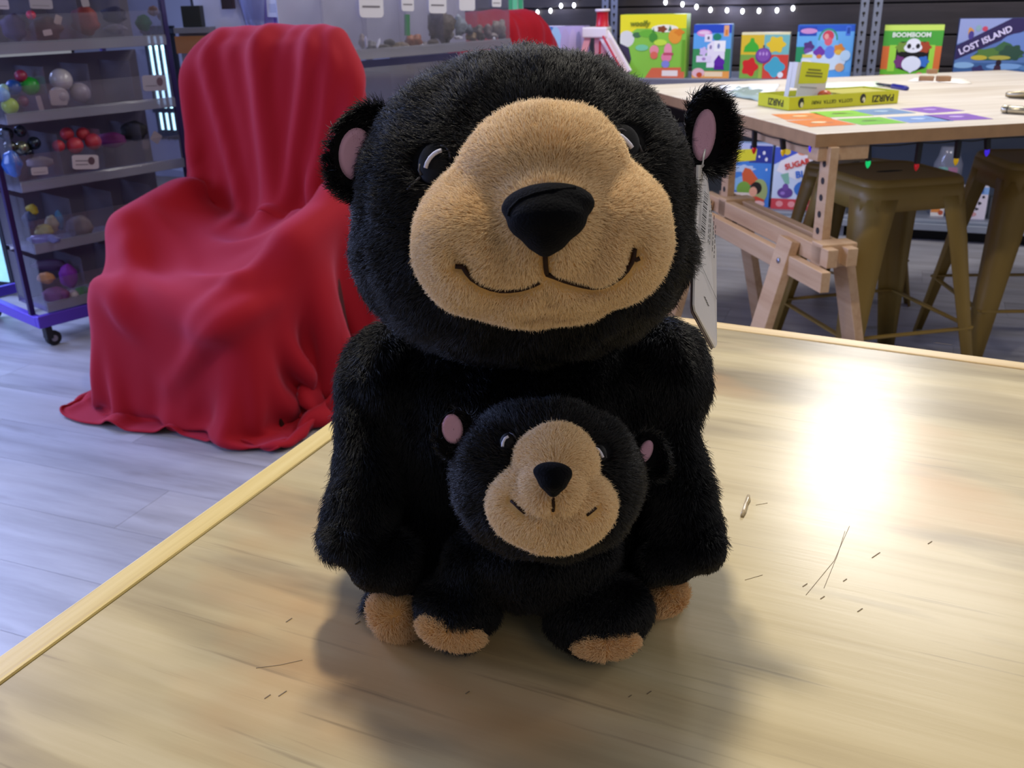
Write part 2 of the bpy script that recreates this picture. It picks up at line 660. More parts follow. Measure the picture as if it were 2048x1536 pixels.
# ================================================================ FAR COUNTER (tabletop on an adjustable trestle)
T2 = 0.774
K0 = Vector((0.736, 2.305, 0))
KA = 11.5
KM = frame(K0, KA)                            # local x along the front edge, y away from camera
m_birch = wood('pale_birch_top', ('#c4b7a4', '#d6cbbb', '#e2dacd'), math.radians(0), 1.5, 30.0, 0.42, stain=[('#b8a890', 1.5, 4, .52, .7, .5, 3.0)], bump=0.05)
m_birch_edge = pm('birch_edge', '#a9825a', 0.5, noise=0.25, nscale=25)
m_trestle = wood('trestle_beech', ('#b08a66', '#c09b76', '#caa884'), PI / 2, 2.0, 30.0, 0.5, bump=0.05)
m_hole = pm('dark_hole', '#2a2220', 0.8)
ct = thing('counter_top', 'long pale birch counter top with game pieces laid out on it', 'tabletop', KM)
part('top_panel', MB().box((0, 0, T2 - .031), (1.55, 1.36, T2)), m_birch, ct, bevel=.003)
eb = MB().box((-.0012, -.0016, T2 - .0312), (1.551, .0, T2 - .0008)).box((-.0016, .0, T2 - .0312), (0, 1.36, T2 - .0008))
part('edge_band', eb, m_birch_edge, ct)

tr = thing('trestle', 'beech adjustable trestle with drilled posts holding up the counter top', 'trestle', KM)
rx = 0.045                                    # rail centre line, local x


def near_far(y):
    return y


ZR = 0.515
for s in (-1, 1):
    part('rail', MB().box((rx + s * .026 - .014, -.10, ZR - .045), (rx + s * .026 + .014, .66, ZR)), m_trestle, tr, bevel=.002)
part('lower_rail', MB().box((rx - .068, -.13, ZR - .095), (rx - .044, .66, ZR - .045)), m_trestle, tr, bevel=.002)
for y0 in (-.015, .55):
    pst = part('post', MB().box((rx - .0115, y0, ZR - .12), (rx + .0115, y0 + .045, T2 - .0315)), m_trestle, tr, bevel=.0015)
    hl = MB()
    for k in range(6):
        z = ZR + .022 + k * .041
        hl.add([(rx - .0121, y0 + .0225 - .0085 * math.cos(q * PI / 8), z + .0085 * math.sin(q * PI / 8)) for q in range(16)], [tuple(range(16))])
    part('peg_hole', hl, m_hole, pst, kind='stuff')
    part('spacer_block', MB().box((rx - .04, y0 - .055, ZR - .052), (rx + .055, y0 - .004, ZR + .006)), m_trestle, tr, bevel=.003)
part('top_beam', MB().box((rx - .035, .002, T2 - .066), (rx + .10, .05, T2 - .0312)), m_trestle, tr, bevel=.002)
part('top_beam', MB().box((rx - .012, .05, T2 - .066), (rx + .012, .60, T2 - .0312)), m_trestle, tr, bevel=.002)
for y0, s in ((.02, -1), (.0, 1), (.56, -1), (.59, 1)):
    yy = y0 + (.05 if s < 0 else 0)
    lg = part('leg', MB().bar((rx + s * .052, yy, ZR - .01), (rx + s * .165, yy + (.02 if s < 0 else -.02), 0.0), .024, .072, up=(0, 1, 0)), m_trestle, tr, bevel=.002)
    part('bolt', MB().lathe([(.0, .0), (.008, .0), (.0085, .003), (.005, .006), (0.001, .007)], (rx + s * .075, yy, ZR - .065), 14, Matrix.Rotation(s * PI / 2, 3, 'Y')), pm('bolt_steel', '#9a9aa6', 0.25, 1.0), lg, smooth=True)

# ---------------------------------------------------------------- string of coloured bulbs under the counter edge
st = thing('string_lights', 'string of coloured bulbs hanging along the underside of the counter edge', 'string lights', KM)
COLB = {'green': ('#0b8f3a', (0.0, .9, .25)), 'red': ('#c01018', (1, .02, .03)), 'yellow': ('#d8a800', (1, .62, 0)), 'blue': ('#1a10d8', (.10, .03, 1))}
wire = []
KI = KM.inverted()
prev = None
for cn, px, py, on in (('red', 1508, 300, .1), ('yellow', 1566, 304, .15), ('blue', 1622, 297, .4), ('green', 1736, 327, .6), ('red', 1833, 333, 1.0), ('yellow', 1912, 322, .35), ('blue', 1974, 304, 1.0)):
    side = px < 1640
    if side:
        KY = KM @ Matrix.Rotation(-PI / 2, 4, 'Z')
        q = plane_hit(px, py, KY, 0.012)
        q = Vector((0.012, -q.x, q.z))
    else:
        q = plane_hit(px, py, KM, 0.014)
    mm = pm('bulb_' + cn, COLB[cn][0], 0.15, emit=COLB[cn][1], estr=0.9 * on)
    bl = part('bulb', MB().lathe([(.002, .010), (.0055, .006), (.0062, .0), (.0045, -.006), (.0015, -.011)], q, 12), mm, st, smooth=True)
    top = T2 - .036
    lean = .006 * random.uniform(-1, 1)
    part('socket', MB().bar(q + Vector((0, 0, .007)), Vector((q.x + lean, q.y, top)), .011, .011, wx2=.012), pm('socket_black', '#0d0d0f', 0.5), bl)
    wire.append((side, Vector((q.x + lean, q.y, top))))
sd = sorted([p for s_, p in wire if s_], key=lambda p: -p.y)
ft = sorted([p for s_, p in wire if not s_], key=lambda p: p.x)
seq = [Vector((.012, 1.2, T2 - .034))] + sd + [Vector((.012, .014, T2 - .035))] + ft + [Vector((1.5, .014, T2 - .034))]
wp = []
for p, q in zip(seq, seq[1:]):
    for k in range(6):
        t = k / 6
        wp.append(p.lerp(q, t) - Vector((0, 0, .004 * math.sin(PI * t))))
part('wire', MB().tube(wp + [seq[-1]], .0018, 6), pm('wire_dark_green', '#0d1210', 0.5), st)

# ================================================================ GOLD METAL STOOLS
m_gold = pm('olive_gold_enamel', '#82682a', 0.50, metal=0.05, spec=0.5, noise=0.10, nscale=12)
m_dark = pm('slot_dark', '#1c180c', 0.8)


def rsq(h, r, z, n=5):
    pts = []
    for cx, cy, a0 in ((h - r, h - r, 0), (-h + r, h - r, 90), (-h + r, -h + r, 180), (h - r, -h + r, 270)):
        for k in range(n + 1):
            a = math.radians(a0 + 90 * k / n)
            pts.append((cx + r * math.cos(a), cy + r * math.sin(a), z))
    return pts


def loft(mb, rings, close_last=True):
    n = len(rings[0])
    vs = [p for r_ in rings for p in r_]
    fs = [(i * n + k, (i + 1) * n + k, (i + 1) * n + (k + 1) % n, i * n + (k + 1) % n) for i in range(len(rings) - 1) for k in range(n)]
    if close_last:
        fs.append(tuple(range(n)))
    return mb.add(vs, fs)


def make_stool(label):
    Z = 0.62
    t = thing('metal_stool', label, 'stool', Matrix(), 'gold metal stools at the counter')
    s = MB()
    loft(s, [rsq(.118, .035, Z - .004), rsq(.124, .038, Z - .0035), rsq(.132, .042, Z), rsq(.143, .048, Z - .001), rsq(.150, .05, Z - .008), rsq(.152, .05, Z - .02)])
    part('seat', s, m_gold, t, smooth=True)
    hp = [(.042 * math.cos(2 * PI * k / 20), .012 * math.sin(2 * PI * k / 20), Z - .0036) for k in range(20)]
    part('handle_hole', MB().add(hp, [tuple(range(20))]), m_dark, t)
    ap = MB()
    loft(ap, [rsq(.1515, .05, Z - .018), rsq(.1545, .05, Z - .05), rsq(.158, .05, Z - .082)], False)
    part('apron', ap, m_gold, t, smooth=True, solid=.003)
    for sx in (-1, 1):
        for sy in (-1, 1):
            rings = []
            for z, h, wd, r in ((Z - .05, .155, .088, .045), (Z - .10, .161, .082, .042), (Z - .16, .168, .074, .036), (.25, .193, .056, .026), (0.0, .225, .036, .018)):
                c = (sx * h, sy * h)
                rings.append([(c[0] - sx * wd, c[1], z), (c[0] - sx * r, c[1], z), (c[0] - sx * r * .3, c[1] - sy * r * .3 + 0, z), (c[0], c[1] - sy * r, z), (c[0], c[1] - sy * wd, z)])
            mb = MB()
            vs = [p for r_ in rings for p in r_]
            fs = []
            for i in range(len(rings) - 1):
                for k in range(4):
                    f = (i * 5 + k, i * 5 + k + 1, (i + 1) * 5 + k + 1, (i + 1) * 5 + k)
                    fs.append(f if sx * sy > 0 else f[::-1])
            mb.add(vs, fs)
            part('leg', mb, m_gold, t, smooth=True, solid=.003)
    h = .197
    for a_, b_ in (((-h, -h), (h, -h)), ((h, -h), (h, h)), ((h, h), (-h, h)), ((-h, h), (-h, -h))):
        part('stretcher', MB().bar((a_[0] * .98, a_[1] * .98, .20), (b_[0] * .98, b_[1] * .98, .20), .016, .007), m_gold, t, bevel=.002)
    return t


s1 = make_stool('gold metal stool straight behind the trestle post, seat slot in full view')
s1.matrix_basis = frame((1.068, 2.672, 0), 12)
copy_tree(s1, frame((1.59, 2.845, 0), -3), 'gold metal stool cut off by the picture edge, square to the counter edge')
copy_tree(s1, frame((1.215, 3.36, 0), 42) @ Matrix.Scale(.85, 4), 'lower gold metal stool standing farther back, seen past the trestle post')

# ================================================================ GAME SHELF
m_steel = pm('shelf_steel', '#8d93a3', 0.42, 0.6)
m_steel_dk = pm('shelf_steel_dark', '#3a3d48', 0.5, 0.4)
ZU, ZL = 0.705, 0.105
gs = thing('game_shelf', 'grey slotted steel shelving against the dark boards, holding the boxed games', 'shelf', SHELF)
part('shelf_board', MB().box((-1.05, 0.0, ZU - .035), (2.2, .46, ZU)), m_steel, gs, bevel=.003)
lo = part('shelf_board', MB().box((-1.05, 0.0, ZL - .012), (2.2, .46, ZL)), m_steel, gs, bevel=.002)
part('front_lip', MB().box((-1.05, -.028, ZL - .052), (2.2, -.001, ZL - .02)).box((-1.05, -.012, ZL - .019), (2.2, -.001, ZL - .004)), pm('lip_steel', '#aab2c0', 0.35, 0.5), gs, bevel=.004)
part('plinth', MB().box((-1.05, .03, 0.002), (2.2, .44, ZL - .05)), pm('plinth_black', '#0b0b0d', 0.8), gs)
part('back_panel', MB().box((-1.05, .44, ZL), (2.2, .455, ZL + .34)), pm('shelf_back_grey', '#59616e', 0.6), gs)
u1 = plane_hit(1713, 80, SHELF, -.004).x
u2 = plane_hit(1203, 40, SHELF, .40).x
for ux_, yy in ((u1, -.004), (u1 + .055, -.004), (u2, .40), (u2 + .048, .40)):
    up_ = part('upright', MB().box((ux_, yy, 0), (ux_ + .036, yy + .003, 1.55)).box((ux_, yy, 0), (ux_ + .003, yy + .036, 1.55)), m_steel, gs)
    hb = MB()
    for k in range(30):
        z = .36 + k * .039
        hb.add([(ux_ + .018 + .0065 * math.cos(PI * q / 5), yy - .0006, z + .0065 * math.sin(PI * q / 5)) for q in range(10)], [tuple(range(10))])
        hb.add([(ux_ + .0145, yy - .0006, z), (ux_ + .016, yy - .0006, z - .015), (ux_ + .020, yy - .0006, z - .015), (ux_ + .0215, yy - .0006, z)], [(0, 1, 2, 3)])
    part('keyhole_slot', hb, m_dark, up_, kind='stuff')


def gamebox(name, label, px0, px1, py_top, zb, depth, base, side, shapes, yoff=.03, texts=(), cat='game box', lean=0.0, top=None):
    """boxed game standing on a shelf with its picture side to the shop"""
    if zb is None:
        zb = ZU
    # solve width between two pixel columns at the height of the box middle
    mid = plane_hit((px0 + px1) / 2, py_top, SHELF, yoff)
    ht = mid.z - zb
    z = zb + ht * .5
    # find x at pixel columns for height z
    def xat(px):
        lo_, hi_ = -200, 900
        for _ in range(40):
            m_ = (lo_ + hi_) / 2
            if plane_hit(px, m_, SHELF, yoff).z > z:
                lo_ = m_
            else:
                hi_ = m_
        return plane_hit(px, lo_, SHELF, yoff).x
    x0, x1 = xat(px0), xat(px1)
    wd = x1 - x0
    M = SHELF @ Matrix.Translation((x0, yoff, zb + .0005)) @ Matrix.Rotation(-lean, 4, 'X')
    t = thing(name, label, cat, M, 'games on the steel shelf')
    part('carton', MB().box((0, 0, 0), (wd, depth, ht)), pm('card_' + side[1:], side, 0.4), t, bevel=.0015)
    printed(t, wd, ht, [('r', 0.0, 0.0, 1, 1, base)] + list(shapes))
    for i, (s, u, v, size, col, rot, shear) in enumerate(texts):
        lettering('title_lettering', s, size * ht, pm('ink_' + col[1:], col, 0.5), t,
                  Matrix.Translation((u * wd, -.0040, v * ht)) @ FACE @ Matrix.Rotation(math.radians(rot), 4, 'Z'), shear=shear, bold=.004 * ht)
    return t


gamebox('board_game', 'lime green boxed game with yellow band and pink animal pictures', 1240, 1371, 29, None, .10, '#8ed14a', '#b4e04e', [
    ('r', 0, .78, 1, 1, '#f6ee28'), ('p', [(0, .60), (.28, .80), (0, .80)], '#f6ee28'), ('e', .10, .62, .12, .13, '#e4e8e2'),
    ('p', [(.0, .0), (.0, .55), (.14, .48), (.18, .3), (.1, .0)], '#3c3350'), ('e', .26, .68, .07, .045, '#49784e'), ('e', .42, .70, .13, .06, '#6fc03c'),
    ('e', .68, .78, .20, .06, '#fbfbe8'), ('b', .64, .77, .07, .05, 5, '#8c4a26'), ('p', [(.73, .74), (.79, .74), (.76, .83)], '#2c7a4c'), ('p', [(.49, .72), (.53, .72), (.51, .80)], '#3f8a30'),
    ('e', .51, .64, .065, .075, '#4a9c38'), ('e', .84, .66, .10, .12, '#f3a33a'), ('b', .90, .72, .07, .05, 4, '#e88c2c'), ('e', .62, .56, .10, .05, '#cdf04c'),
    ('e', .34, .48, .10, .05, '#7fd6a6'), ('e', .53, .44, .07, .08, '#f29aa6'), ('e', .53, .36, .06, .06, '#e7735e'), ('e', .74, .44, .06, .11, '#f4a0b4'), ('e', .72, .33, .08, .08, '#ee8aa8'), ('r', .67, .36, .82, .40, '#c6506a'),
    ('e', .71, .22, .06, .06, '#8a90de'), ('p', [(.4, .0), (.5, .16), (1, .17), (1, 0)], '#e0704c'), ('r', .66, .03, .9, .12, '#f4ece4'), ('r', .95, .1, 1, .6, '#6cab2e')],
    texts=[('woolfy', .30, .86, .12, '#7d8a14', 0, .15)])
gamebox('picture_game', 'blue boxed game with a stack of white letter blocks printed on it', 1386, 1461, 49, None, .07, '#63aef0', '#7fb0e0', [
    ('r', 0, .84, 1, 1, '#2a4fc4'), ('e', .28, .84, .20, .065, '#e39ad6'), ('e', .28, .85, .15, .03, '#f6d6ee'), ('r', .80, .78, .93, .98, '#f2b27c'), ('r', .84, .80, .90, .90, '#e0883c'),
    ('r', 0, 0, 1, .55, '#3f9a5c'), ('p', [(.38, .2), (.38, .62), (.52, .70), (.85, .66), (.85, .36), (.7, .2)], '#f4eefc'), ('r', .30, .68, .50, .82, '#f4eefc'), ('r', .56, .50, .86, .70, '#ffffff'),
    ('e', .63, .77, .11, .065, '#1f8a6c'), ('e', .47, .58, .03, .04, '#8a7ab0'), ('e', .68, .6, .035, .05, '#7f86b8'), ('e', .40, .75, .03, .03, '#5a5a78'), ('b', .28, .5, .10, .08, 5, '#dcc8f4'), ('r', .10, .30, .5, .42, '#ece2fa'), ('e', .30, .36, .05, .03, '#b08cc8'),
    ('p', [(.58, .16), (.86, .16), (.80, .34), (.70, .44), (.60, .34)], '#5a1f96'), ('e', .72, .30, .14, .08, '#6527a8'), ('r', 0, 0, 1, .13, '#f2a44e'), ('e', .17, .1, .17, .09, '#eec0c8'), ('e', .2, .06, .08, .05, '#c9502c'), ('r', .34, .03, .82, .12, '#f8ddb4')],
    yoff=.04)
gamebox('shape_game', 'square boxed game printed with four coloured fruit on bright quarters', 1481, 1577, 65, None, .06, '#e8c440', '#d9c8a0', [
    ('r', 0, .52, .48, 1, '#e9c634'), ('r', .48, .52, 1, 1, '#7cc3c4'), ('r', 0, 0, .48, .52, '#82b04a'), ('r', .48, 0, 1, .52, '#dc4a3c'), ('r', 0, .95, 1, 1, '#f4f0c0'),
    ('p', [(.06, .58), (.40, .58), (.36, .72), (.28, .80), (.26, .88), (.20, .88), (.18, .80), (.08, .70)], '#46b838'), ('b', .73, .74, .18, .17, 6, '#f2cf34'), ('b', .21, .25, .16, .19, 5, '#dc2a2a'), ('b', .73, .25, .19, .20, 4, '#4bb0cc'), ('r', .40, 0, .47, .30, '#a4c04a'),
    ('e', .48, .50, .165, .17, '#6f3a94'), ('e', .48, .51, .14, .14, '#8c56b4'), ('e', .41, .54, .02, .04, '#c9a0e4'), ('e', .48, .54, .02, .04, '#c9a0e4'), ('e', .55, .54, .02, .04, '#c9a0e4'), ('e', .48, .70, .02, .03, '#5d4a5c'), ('e', .86, .08, .06, .065, '#f4f0f4')],
    yoff=.045)
gamebox('craft_game', 'large pale blue boxed game with a rainbow arch and purple figures', 1592, 1705, 50, None, .08, '#6cb6f0', '#4a8ad0', [
    ('r', 0, .88, 1, 1, '#2f62cc'), ('r', .03, .80, .34, .97, '#2a4cb4'), ('e', .20, .89, .15, .05, '#d99ad2'), ('r', .85, .80, .93, .98, '#4a7ae0'), ('r', .87, .84, .92, .95, '#274ea8'),
    ('r', 0, .14, .16, .6, '#2f9a66'), ('e', .55, .74, .17, .20, '#3f9a78'), ('e', .55, .73, .145, .175, '#8cc8f2'), ('r', .36, .5, .74, .72, '#7dbff2'), ('e', .55, .80, .10, .10, '#d8485c'), ('e', .56, .70, .07, .08, '#e86a7c'), ('e', .52, .79, .04, .05, '#f0a8a0'),
    ('b', .22, .60, .09, .10, 5, '#5c3a80'), ('e', .22, .52, .08, .06, '#7a58a8'), ('e', .50, .35, .40, .20, '#d8ecfc'), ('b', .42, .50, .10, .10, 4, '#7a3fae'), ('e', .42, .42, .05, .04, '#e8884a'), ('e', .60, .50, .09, .12, '#6a8ae8'), ('b', .76, .56, .09, .09, 5, '#e8903c'), ('e', .76, .50, .07, .05, '#f2c04a'),
    ('r', .12, .40, .30, .46, '#e8dc5c'), ('e', .88, .44, .09, .10, '#c8e6fa'), ('e', .80, .22, .08, .08, '#e6b080'), ('e', .2, .3, .10, .07, '#f4f8fc'), ('r', 0, 0, 1, .14, '#5aa8ec'), ('e', .14, .07, .07, .07, '#d86ac4'), ('e', .34, .16, .1, .08, '#b070d8')],
    yoff=.035)
gamebox('panda_game', 'green boxed game with a panda peeping through its cut-out front', 1764, 1882, 50, None, .10, '#6ec236', '#5f7a3a', [
    ('r', 0, .90, 1, 1, '#d4f06a'), ('r', 0, .60, 1, .90, '#4fae3e'), ('r', 0, .2, .13, .62, '#e0743a'), ('r', .88, .2, 1, .62, '#e0743a'), ('r', .12, .16, .24, .64, '#a4e04a'), ('r', .80, .16, .89, .64, '#a4e04a'),
    ('p', [(.28, .22), (.24, .30), (.24, .62), (.30, .70), (.74, .70), (.80, .62), (.80, .30), (.76, .22), (.52, .14)], '#1c1a1c'),
    ('b', .34, .60, .11, .09, 6, '#7a9a3c'), ('b', .70, .60, .12, .10, 6, '#b04a2a'), ('b', .32, .34, .09, .12, 6, '#7a3a78'), ('b', .71, .34, .10, .10, 6, '#3c74c8'),
    ('e', .52, .47, .25, .06, '#161416'), ('e', .52, .66, .12, .10, '#f6f6fa'), ('e', .52, .59, .155, .09, '#f6f6fa'), ('e', .45, .62, .035, .045, '#202226'), ('e', .60, .62, .035, .045, '#202226'), ('e', .525, .575, .022, .013, '#8a8a92'),
    ('e', .52, .30, .165, .14, '#eef2fc'), ('p', [(.36, .26), (.68, .26), (.52, .13)], '#eef2fc'), ('r', 0, 0, 1, .10, '#d86a6a'), ('r', .06, .0, .25, .09, '#6264b4'), ('e', .68, .07, .075, .075, '#e8707a')],
    yoff=.02, texts=[('BOOMBOOM', .47, .82, .115, '#f2f8ea', 0, 0)])
gamebox('adventure_game', 'dark blue boxed game with a slanted lettered banner over an island', 1912, 2100, 37, None, .09, '#5d7fb4', '#3c4a78', [
    ('p', [(0, .60), (0, 1), (.75, 1)], '#9aa6d4'), ('p', [(0, .34), (0, .58), (.55, 1), (1, 1), (1, .95), (.92, .95)], '#2f2558'), ('p', [(.06, .36), (1, .98), (1, 0.4)], '#5f78b8'), ('e', .72, .62, .25, .16, '#6e8ac8'), ('e', .94, .55, .12, .3, '#4f4a86'),
    ('b', .13, .80, .03, .06, 3, '#d89a4a'), ('e', .14, .74, .03, .07, '#4a3f8c'), ('e', .21, .85, .03, .05, '#8fb0b8'), ('e', .28, .84, .03, .04, '#d04a64'),
    ('p', [(.18, .40), (.26, .50), (.42, .55), (.50, .64), (.58, .60), (.66, .48), (.74, .40), (.6, .34), (.3, .34)], '#3f6a44'), ('b', .35, .46, .12, .07, 5, '#587f3c'), ('b', .60, .46, .12, .12, 6, '#2f5040'), ('e', .26, .38, .09, .04, '#c9b83c'), ('e', .48, .38, .12, .035, '#b8b04a'),
    ('r', 0, 0, 1, .30, '#3f6496'), ('e', .10, .26, .12, .05, '#8fb8dc'), ('e', .55, .24, .2, .05, '#7fa8d8'), ('e', .85, .22, .15, .05, '#5a86b8'), ('b', .27, .16, .07, .09, 5, '#3a3566'), ('p', [(.42, .03), (.44, .24), (.47, .31), (.51, .24), (.53, .03)], '#43283c'), ('e', .48, .30, .03, .05, '#2a1c2c'),
    ('r', 0, 0, 1, .05, '#2c2f5c'), ('r', .3, .02, .62, .06, '#8c3a3c'), ('e', .8, .83, .065, .09, '#e8665c'), ('e', .8, .83, .045, .065, '#f4a49c')],
    yoff=.0, texts=[('LOST ISLAND', .30, .655, .14, '#e6dcfa', 27, 0)])
gamebox('lilac_game', 'long lilac boxed set lying behind the red and white toy tower', 1080, 1168, 53, None, .10, '#c9b4e4', '#b0a0d0', [
    ('r', 0, 0, 1, 1, '#cdbbe8'), ('p', [(0, .1), (0, 1), (.16, 1), (.1, .1)], '#e0a6d8'), ('e', .24, .55, .12, .5, '#4a86c8'), ('e', .36, .5, .16, .5, '#b4d8f4'), ('e', .24, .74, .05, .16, '#2f4a70'), ('e', .58, .55, .12, .4, '#cbb6dc'), ('e', .75, .5, .1, .45, '#d8c4e8'), ('e', .88, .65, .06, .25, '#a09ac4')], yoff=.16)
gamebox('purple_game', 'small dark purple box beside the lime green game', 1222, 1244, 92, None, .08, '#3c3350', '#2c2540', [('e', .5, .5, .35, .2, '#c8bcdc')], yoff=.06)

# lower shelf
gamebox('story_game', 'blue boxed game with yellow flash and a boy printed at its foot', 1452, 1541, 287, ZL, .06, '#4a8ae0', '#9ab4e4', [
    ('r', 0, .85, 1, 1, '#c4cef4'), ('r', .5, .7, 1, .97, '#34409c'), ('e', .82, .86, .03, .03, '#f4f4ff'), ('e', .88, .76, .03, .03, '#f4f4ff'), ('e', .9, .6, .02, .02, '#f4f4ff'), ('e', .72, .8, .02, .02, '#f4f4ff'),
    ('p', [(.18, .70), (.22, .90), (.66, .92), (.64, .74)], '#e8e03c'), ('b', .4, .6, .24, .06, 8, '#bcd4f8'), ('b', .30, .35, .22, .12, 5, '#8cc0f4'), ('p', [(.36, .52), (.42, .62), (.55, .60), (.78, .40), (.6, .34), (.40, .36)], '#d8643c'),
    ('e', .42, .28, .16, .12, '#7fae4a'), ('e', .78, .25, .18, .2, '#a8b878'), ('r', 0, 0, .62, .22, '#f0e2dc'), ('e', .70, .30, .13, .10, '#28211f'), ('e', .64, .24, .09, .08, '#f0b094'), ('p', [(.5, .0), (.56, .14), (.72, .17), (.9, .12), (.9, 0)], '#d8503c'), ('e', .25, .12, .12, .03, '#c8a0a4'), ('e', .78, .05, .14, .05, '#f0c4c0')], yoff=.05)
gamebox('sugar_game', 'white and blue boxed game with red and blue bubble lettering', 1546, 1668, 296, ZL, .06, '#d2e2fc', '#cfd6f0', [
    ('p', [(0, .72), (0, 1), (.55, 1)], '#4a62d0'), ('e', .2, .93, .06, .05, '#f0d040'), ('p', [(.05, .62), (.1, .78), (.4, .93), (.62, .98), (1, 1), (1, .8), (.62, .66), (.2, .56)], '#f6f2fa'), ('e', .45, .93, .08, .05, '#e8987c'), ('p', [(.22, .55), (.30, .68), (.64, .70), (.62, .56), (.4, .48)], '#f2f4fc'),
    ('p', [(.12, .56), (.25, .60), (.28, .42), (.22, .40)], '#8cc4b0'), ('e', .62, .34, .26, .16, '#3f7ad0'), ('e', .68, .34, .18, .13, '#9cb48a'), ('e', .72, .36, .10, .08, '#dcdcbc'), ('e', .76, .18, .2, .09, '#ecdc7c'), ('e', .22, .27, .13, .09, '#6a4a98'), ('e', .22, .36, .05, .06, '#7a55a8'), ('e', .18, .26, .04, .03, '#a080d0'),
    ('r', 0, 0, 1, .17, '#d84a54'), ('e', .14, .085, .06, .05, '#f2a0a4'), ('e', .34, .085, .06, .05, '#f2a0a4'), ('e', .56, .085, .06, .05, '#f2a0a4'), ('r', .74, .0, 1, .17, '#e8603c')],
    yoff=.03, texts=[("SUGAR 'N", .46, .765, .125, '#d8342c', 18, 0), ('BLA', .50, .585, .15, '#3a78dc', 10, 0)])
gamebox('letter_game', 'pale boxed game with blue ENGE lettering over small black animals', 1915, 1974, 374, ZL, .05, '#e6dce6', '#c4c0d0', [
    ('r', 0, .78, 1, 1, '#8cb4e8'), ('b', .3, .55, .06, .05, 3, '#3a3440'), ('b', .55, .62, .05, .05, 4, '#3a3440'), ('b', .75, .5, .06, .05, 3, '#3a3440'), ('b', .4, .35, .06, .05, 4, '#4a4450'), ('b', .68, .32, .06, .04, 3, '#3a3440'), ('b', .2, .3, .05, .05, 3, '#4a4450'), ('e', .5, .15, .2, .08, '#d8a0a0'), ('e', .85, .7, .05, .04, '#3a3440')],
    yoff=.03, texts=[('ENGE', .55, .885, .19, '#1f58b8', 6, 0)])
gamebox('grey_game', 'dark grey game box at the dim end of the lower shelf', 1978, 2016, 396, ZL, .06, '#4c5058', '#3c4048', [('r', .1, .05, .9, .12, '#6a7078')], yoff=.05)
gamebox('orange_game', 'small white and orange box glimpsed under the gold stool seat', 1862, 1888, 408, ZL, .05, '#ece4dc', '#d8ccc0', [('r', 0, .3, .7, .7, '#e8924a'), ('e', .75, .3, .2, .2, '#c05a3c')], yoff=.05)
# toy cubes bottle between the stools
q = plane_hit(1896, 335, SHELF, .12)
jar = thing('block_jar', 'clear tapered jar of coloured cubes seen between two stools', 'jar', SHELF @ Matrix.Translation((q.x, .12, ZL + .0005)))
hj = plane_hit(1896, 294, SHELF, .12).z - ZL
part('glass_body', MB().lathe([(.06, 0), (.062, hj * .75), (.045, hj * .88), (.04, hj)], n=20), clear_plastic('clear_jar', (.8, .85, .9, 1), .12, .25), jar, smooth=True)
cl = ['#3fae6a', '#2f6ad8', '#8c2a98', '#e4e06a', '#5ac8a0', '#d84a8c']
for i in range(6):
    part('cube', MB().box((-.038 + (i % 2) * .040, -.030, .005 + hj * .23 * (i // 2)), (.0 + (i % 2) * .040, .02, .0 + hj * .23 * (i // 2 + 1))), pm('cube_' + cl[i][1:], cl[i], .4), jar)

# red and white toy tower on the upper shelf
q = plane_hit(1196, 100, SHELF, .0)
zt = plane_hit(1196, 22, SHELF, .0).z
tw = thing('toy_tower', 'white and pink toy tower with sloped slides and a red top', 'toy', SHELF @ Matrix.Translation((q.x, .0, ZU + .0005)))
H_ = zt - ZU
m_wh, m_pk, m_rd = pm('toy_white', '#f0e8f0', .35), pm('toy_pink', '#e8a4b4', .35), pm('toy_red', '#c8142c', .3)
part('column', MB().box((-.028, .03, 0), (.032, .09, H_ * .72)), m_pk, tw, bevel=.004)
part('stripe', MB().box((-.004, .028, 0), (.006, .0296, H_ * .55)), m_rd, tw)
part('platform', MB().box((-.085, .01, H_ * .60), (.04, .10, H_ * .76)), m_wh, tw, bevel=.006)
part('slide', MB().bar((.02, .03, H_ * .66), (.145, .0, .018), .06, .02, up=(0, 1, 0)), m_wh, tw, bevel=.004)
part('slide_rail', MB().bar((.026, -.008, H_ * .63), (.137, -.032, .022), .008, .014, up=(0, 1, 0)), m_rd, tw)
part('ladder', MB().bar((-.06, .03, H_ * .60), (-.10, .0, .010), .03, .012, up=(0, 1, 0)), m_pk, tw)
part('top_turret', MB().lathe([(.034, 0), (.03, .01), (.028, H_ * .2), (.03, H_ * .22)], (.005, .055, H_ * .765), 16), m_rd, tw, smooth=True, angle=40)
part('turret_rim', MB().lathe([(.033, 0), (.036, .004), (.036, .010), (.033, .012)], (.005, .055, H_ * .985), 16), m_wh, tw, smooth=True)

# white fairy lights along the dark boards
fz = thing('fairy_lights', 'row of small white fairy lights strung across the dark wall boards', 'string lights', SHELF)
m_fb = pm('fairy_bulb', '#ffffff', .3, emit=(.86, .90, 1), estr=9)
wp = []
for px, py in ((1020, 48), (1075, 24), (1101, 21), (1122, 11), (1148, 10), (1200, -25), (1290, -12), (1331, 4), (1365, 8), (1393, 13), (1421, 19), (1454, 20), (1485, 22), (1518, 21), (1554, 20), (1586, 16), (1640, -10)):
    q = plane_hit(px, py, SHELF, .52)
    wp.append(q + Vector((0, 0, .018)))
    if -1 < py < 40 and px > 1060:
        bl = part('bulb', MB().lathe([(.003, .011), (.0075, .004), (.0085, -.003), (.006, -.010), (.001, -.014)], q, 10), m_fb, fz, smooth=True)
        part('socket', MB().lathe([(.004, 0), (.004, .010)], q + Vector((0, 0, .010)), 8), pm('socket_black', '#0d0d0f', 0.5), bl)
part('wire', MB().tube(wp, .002, 6), pm('fairy_wire', '#2c2c34', .5), fz)
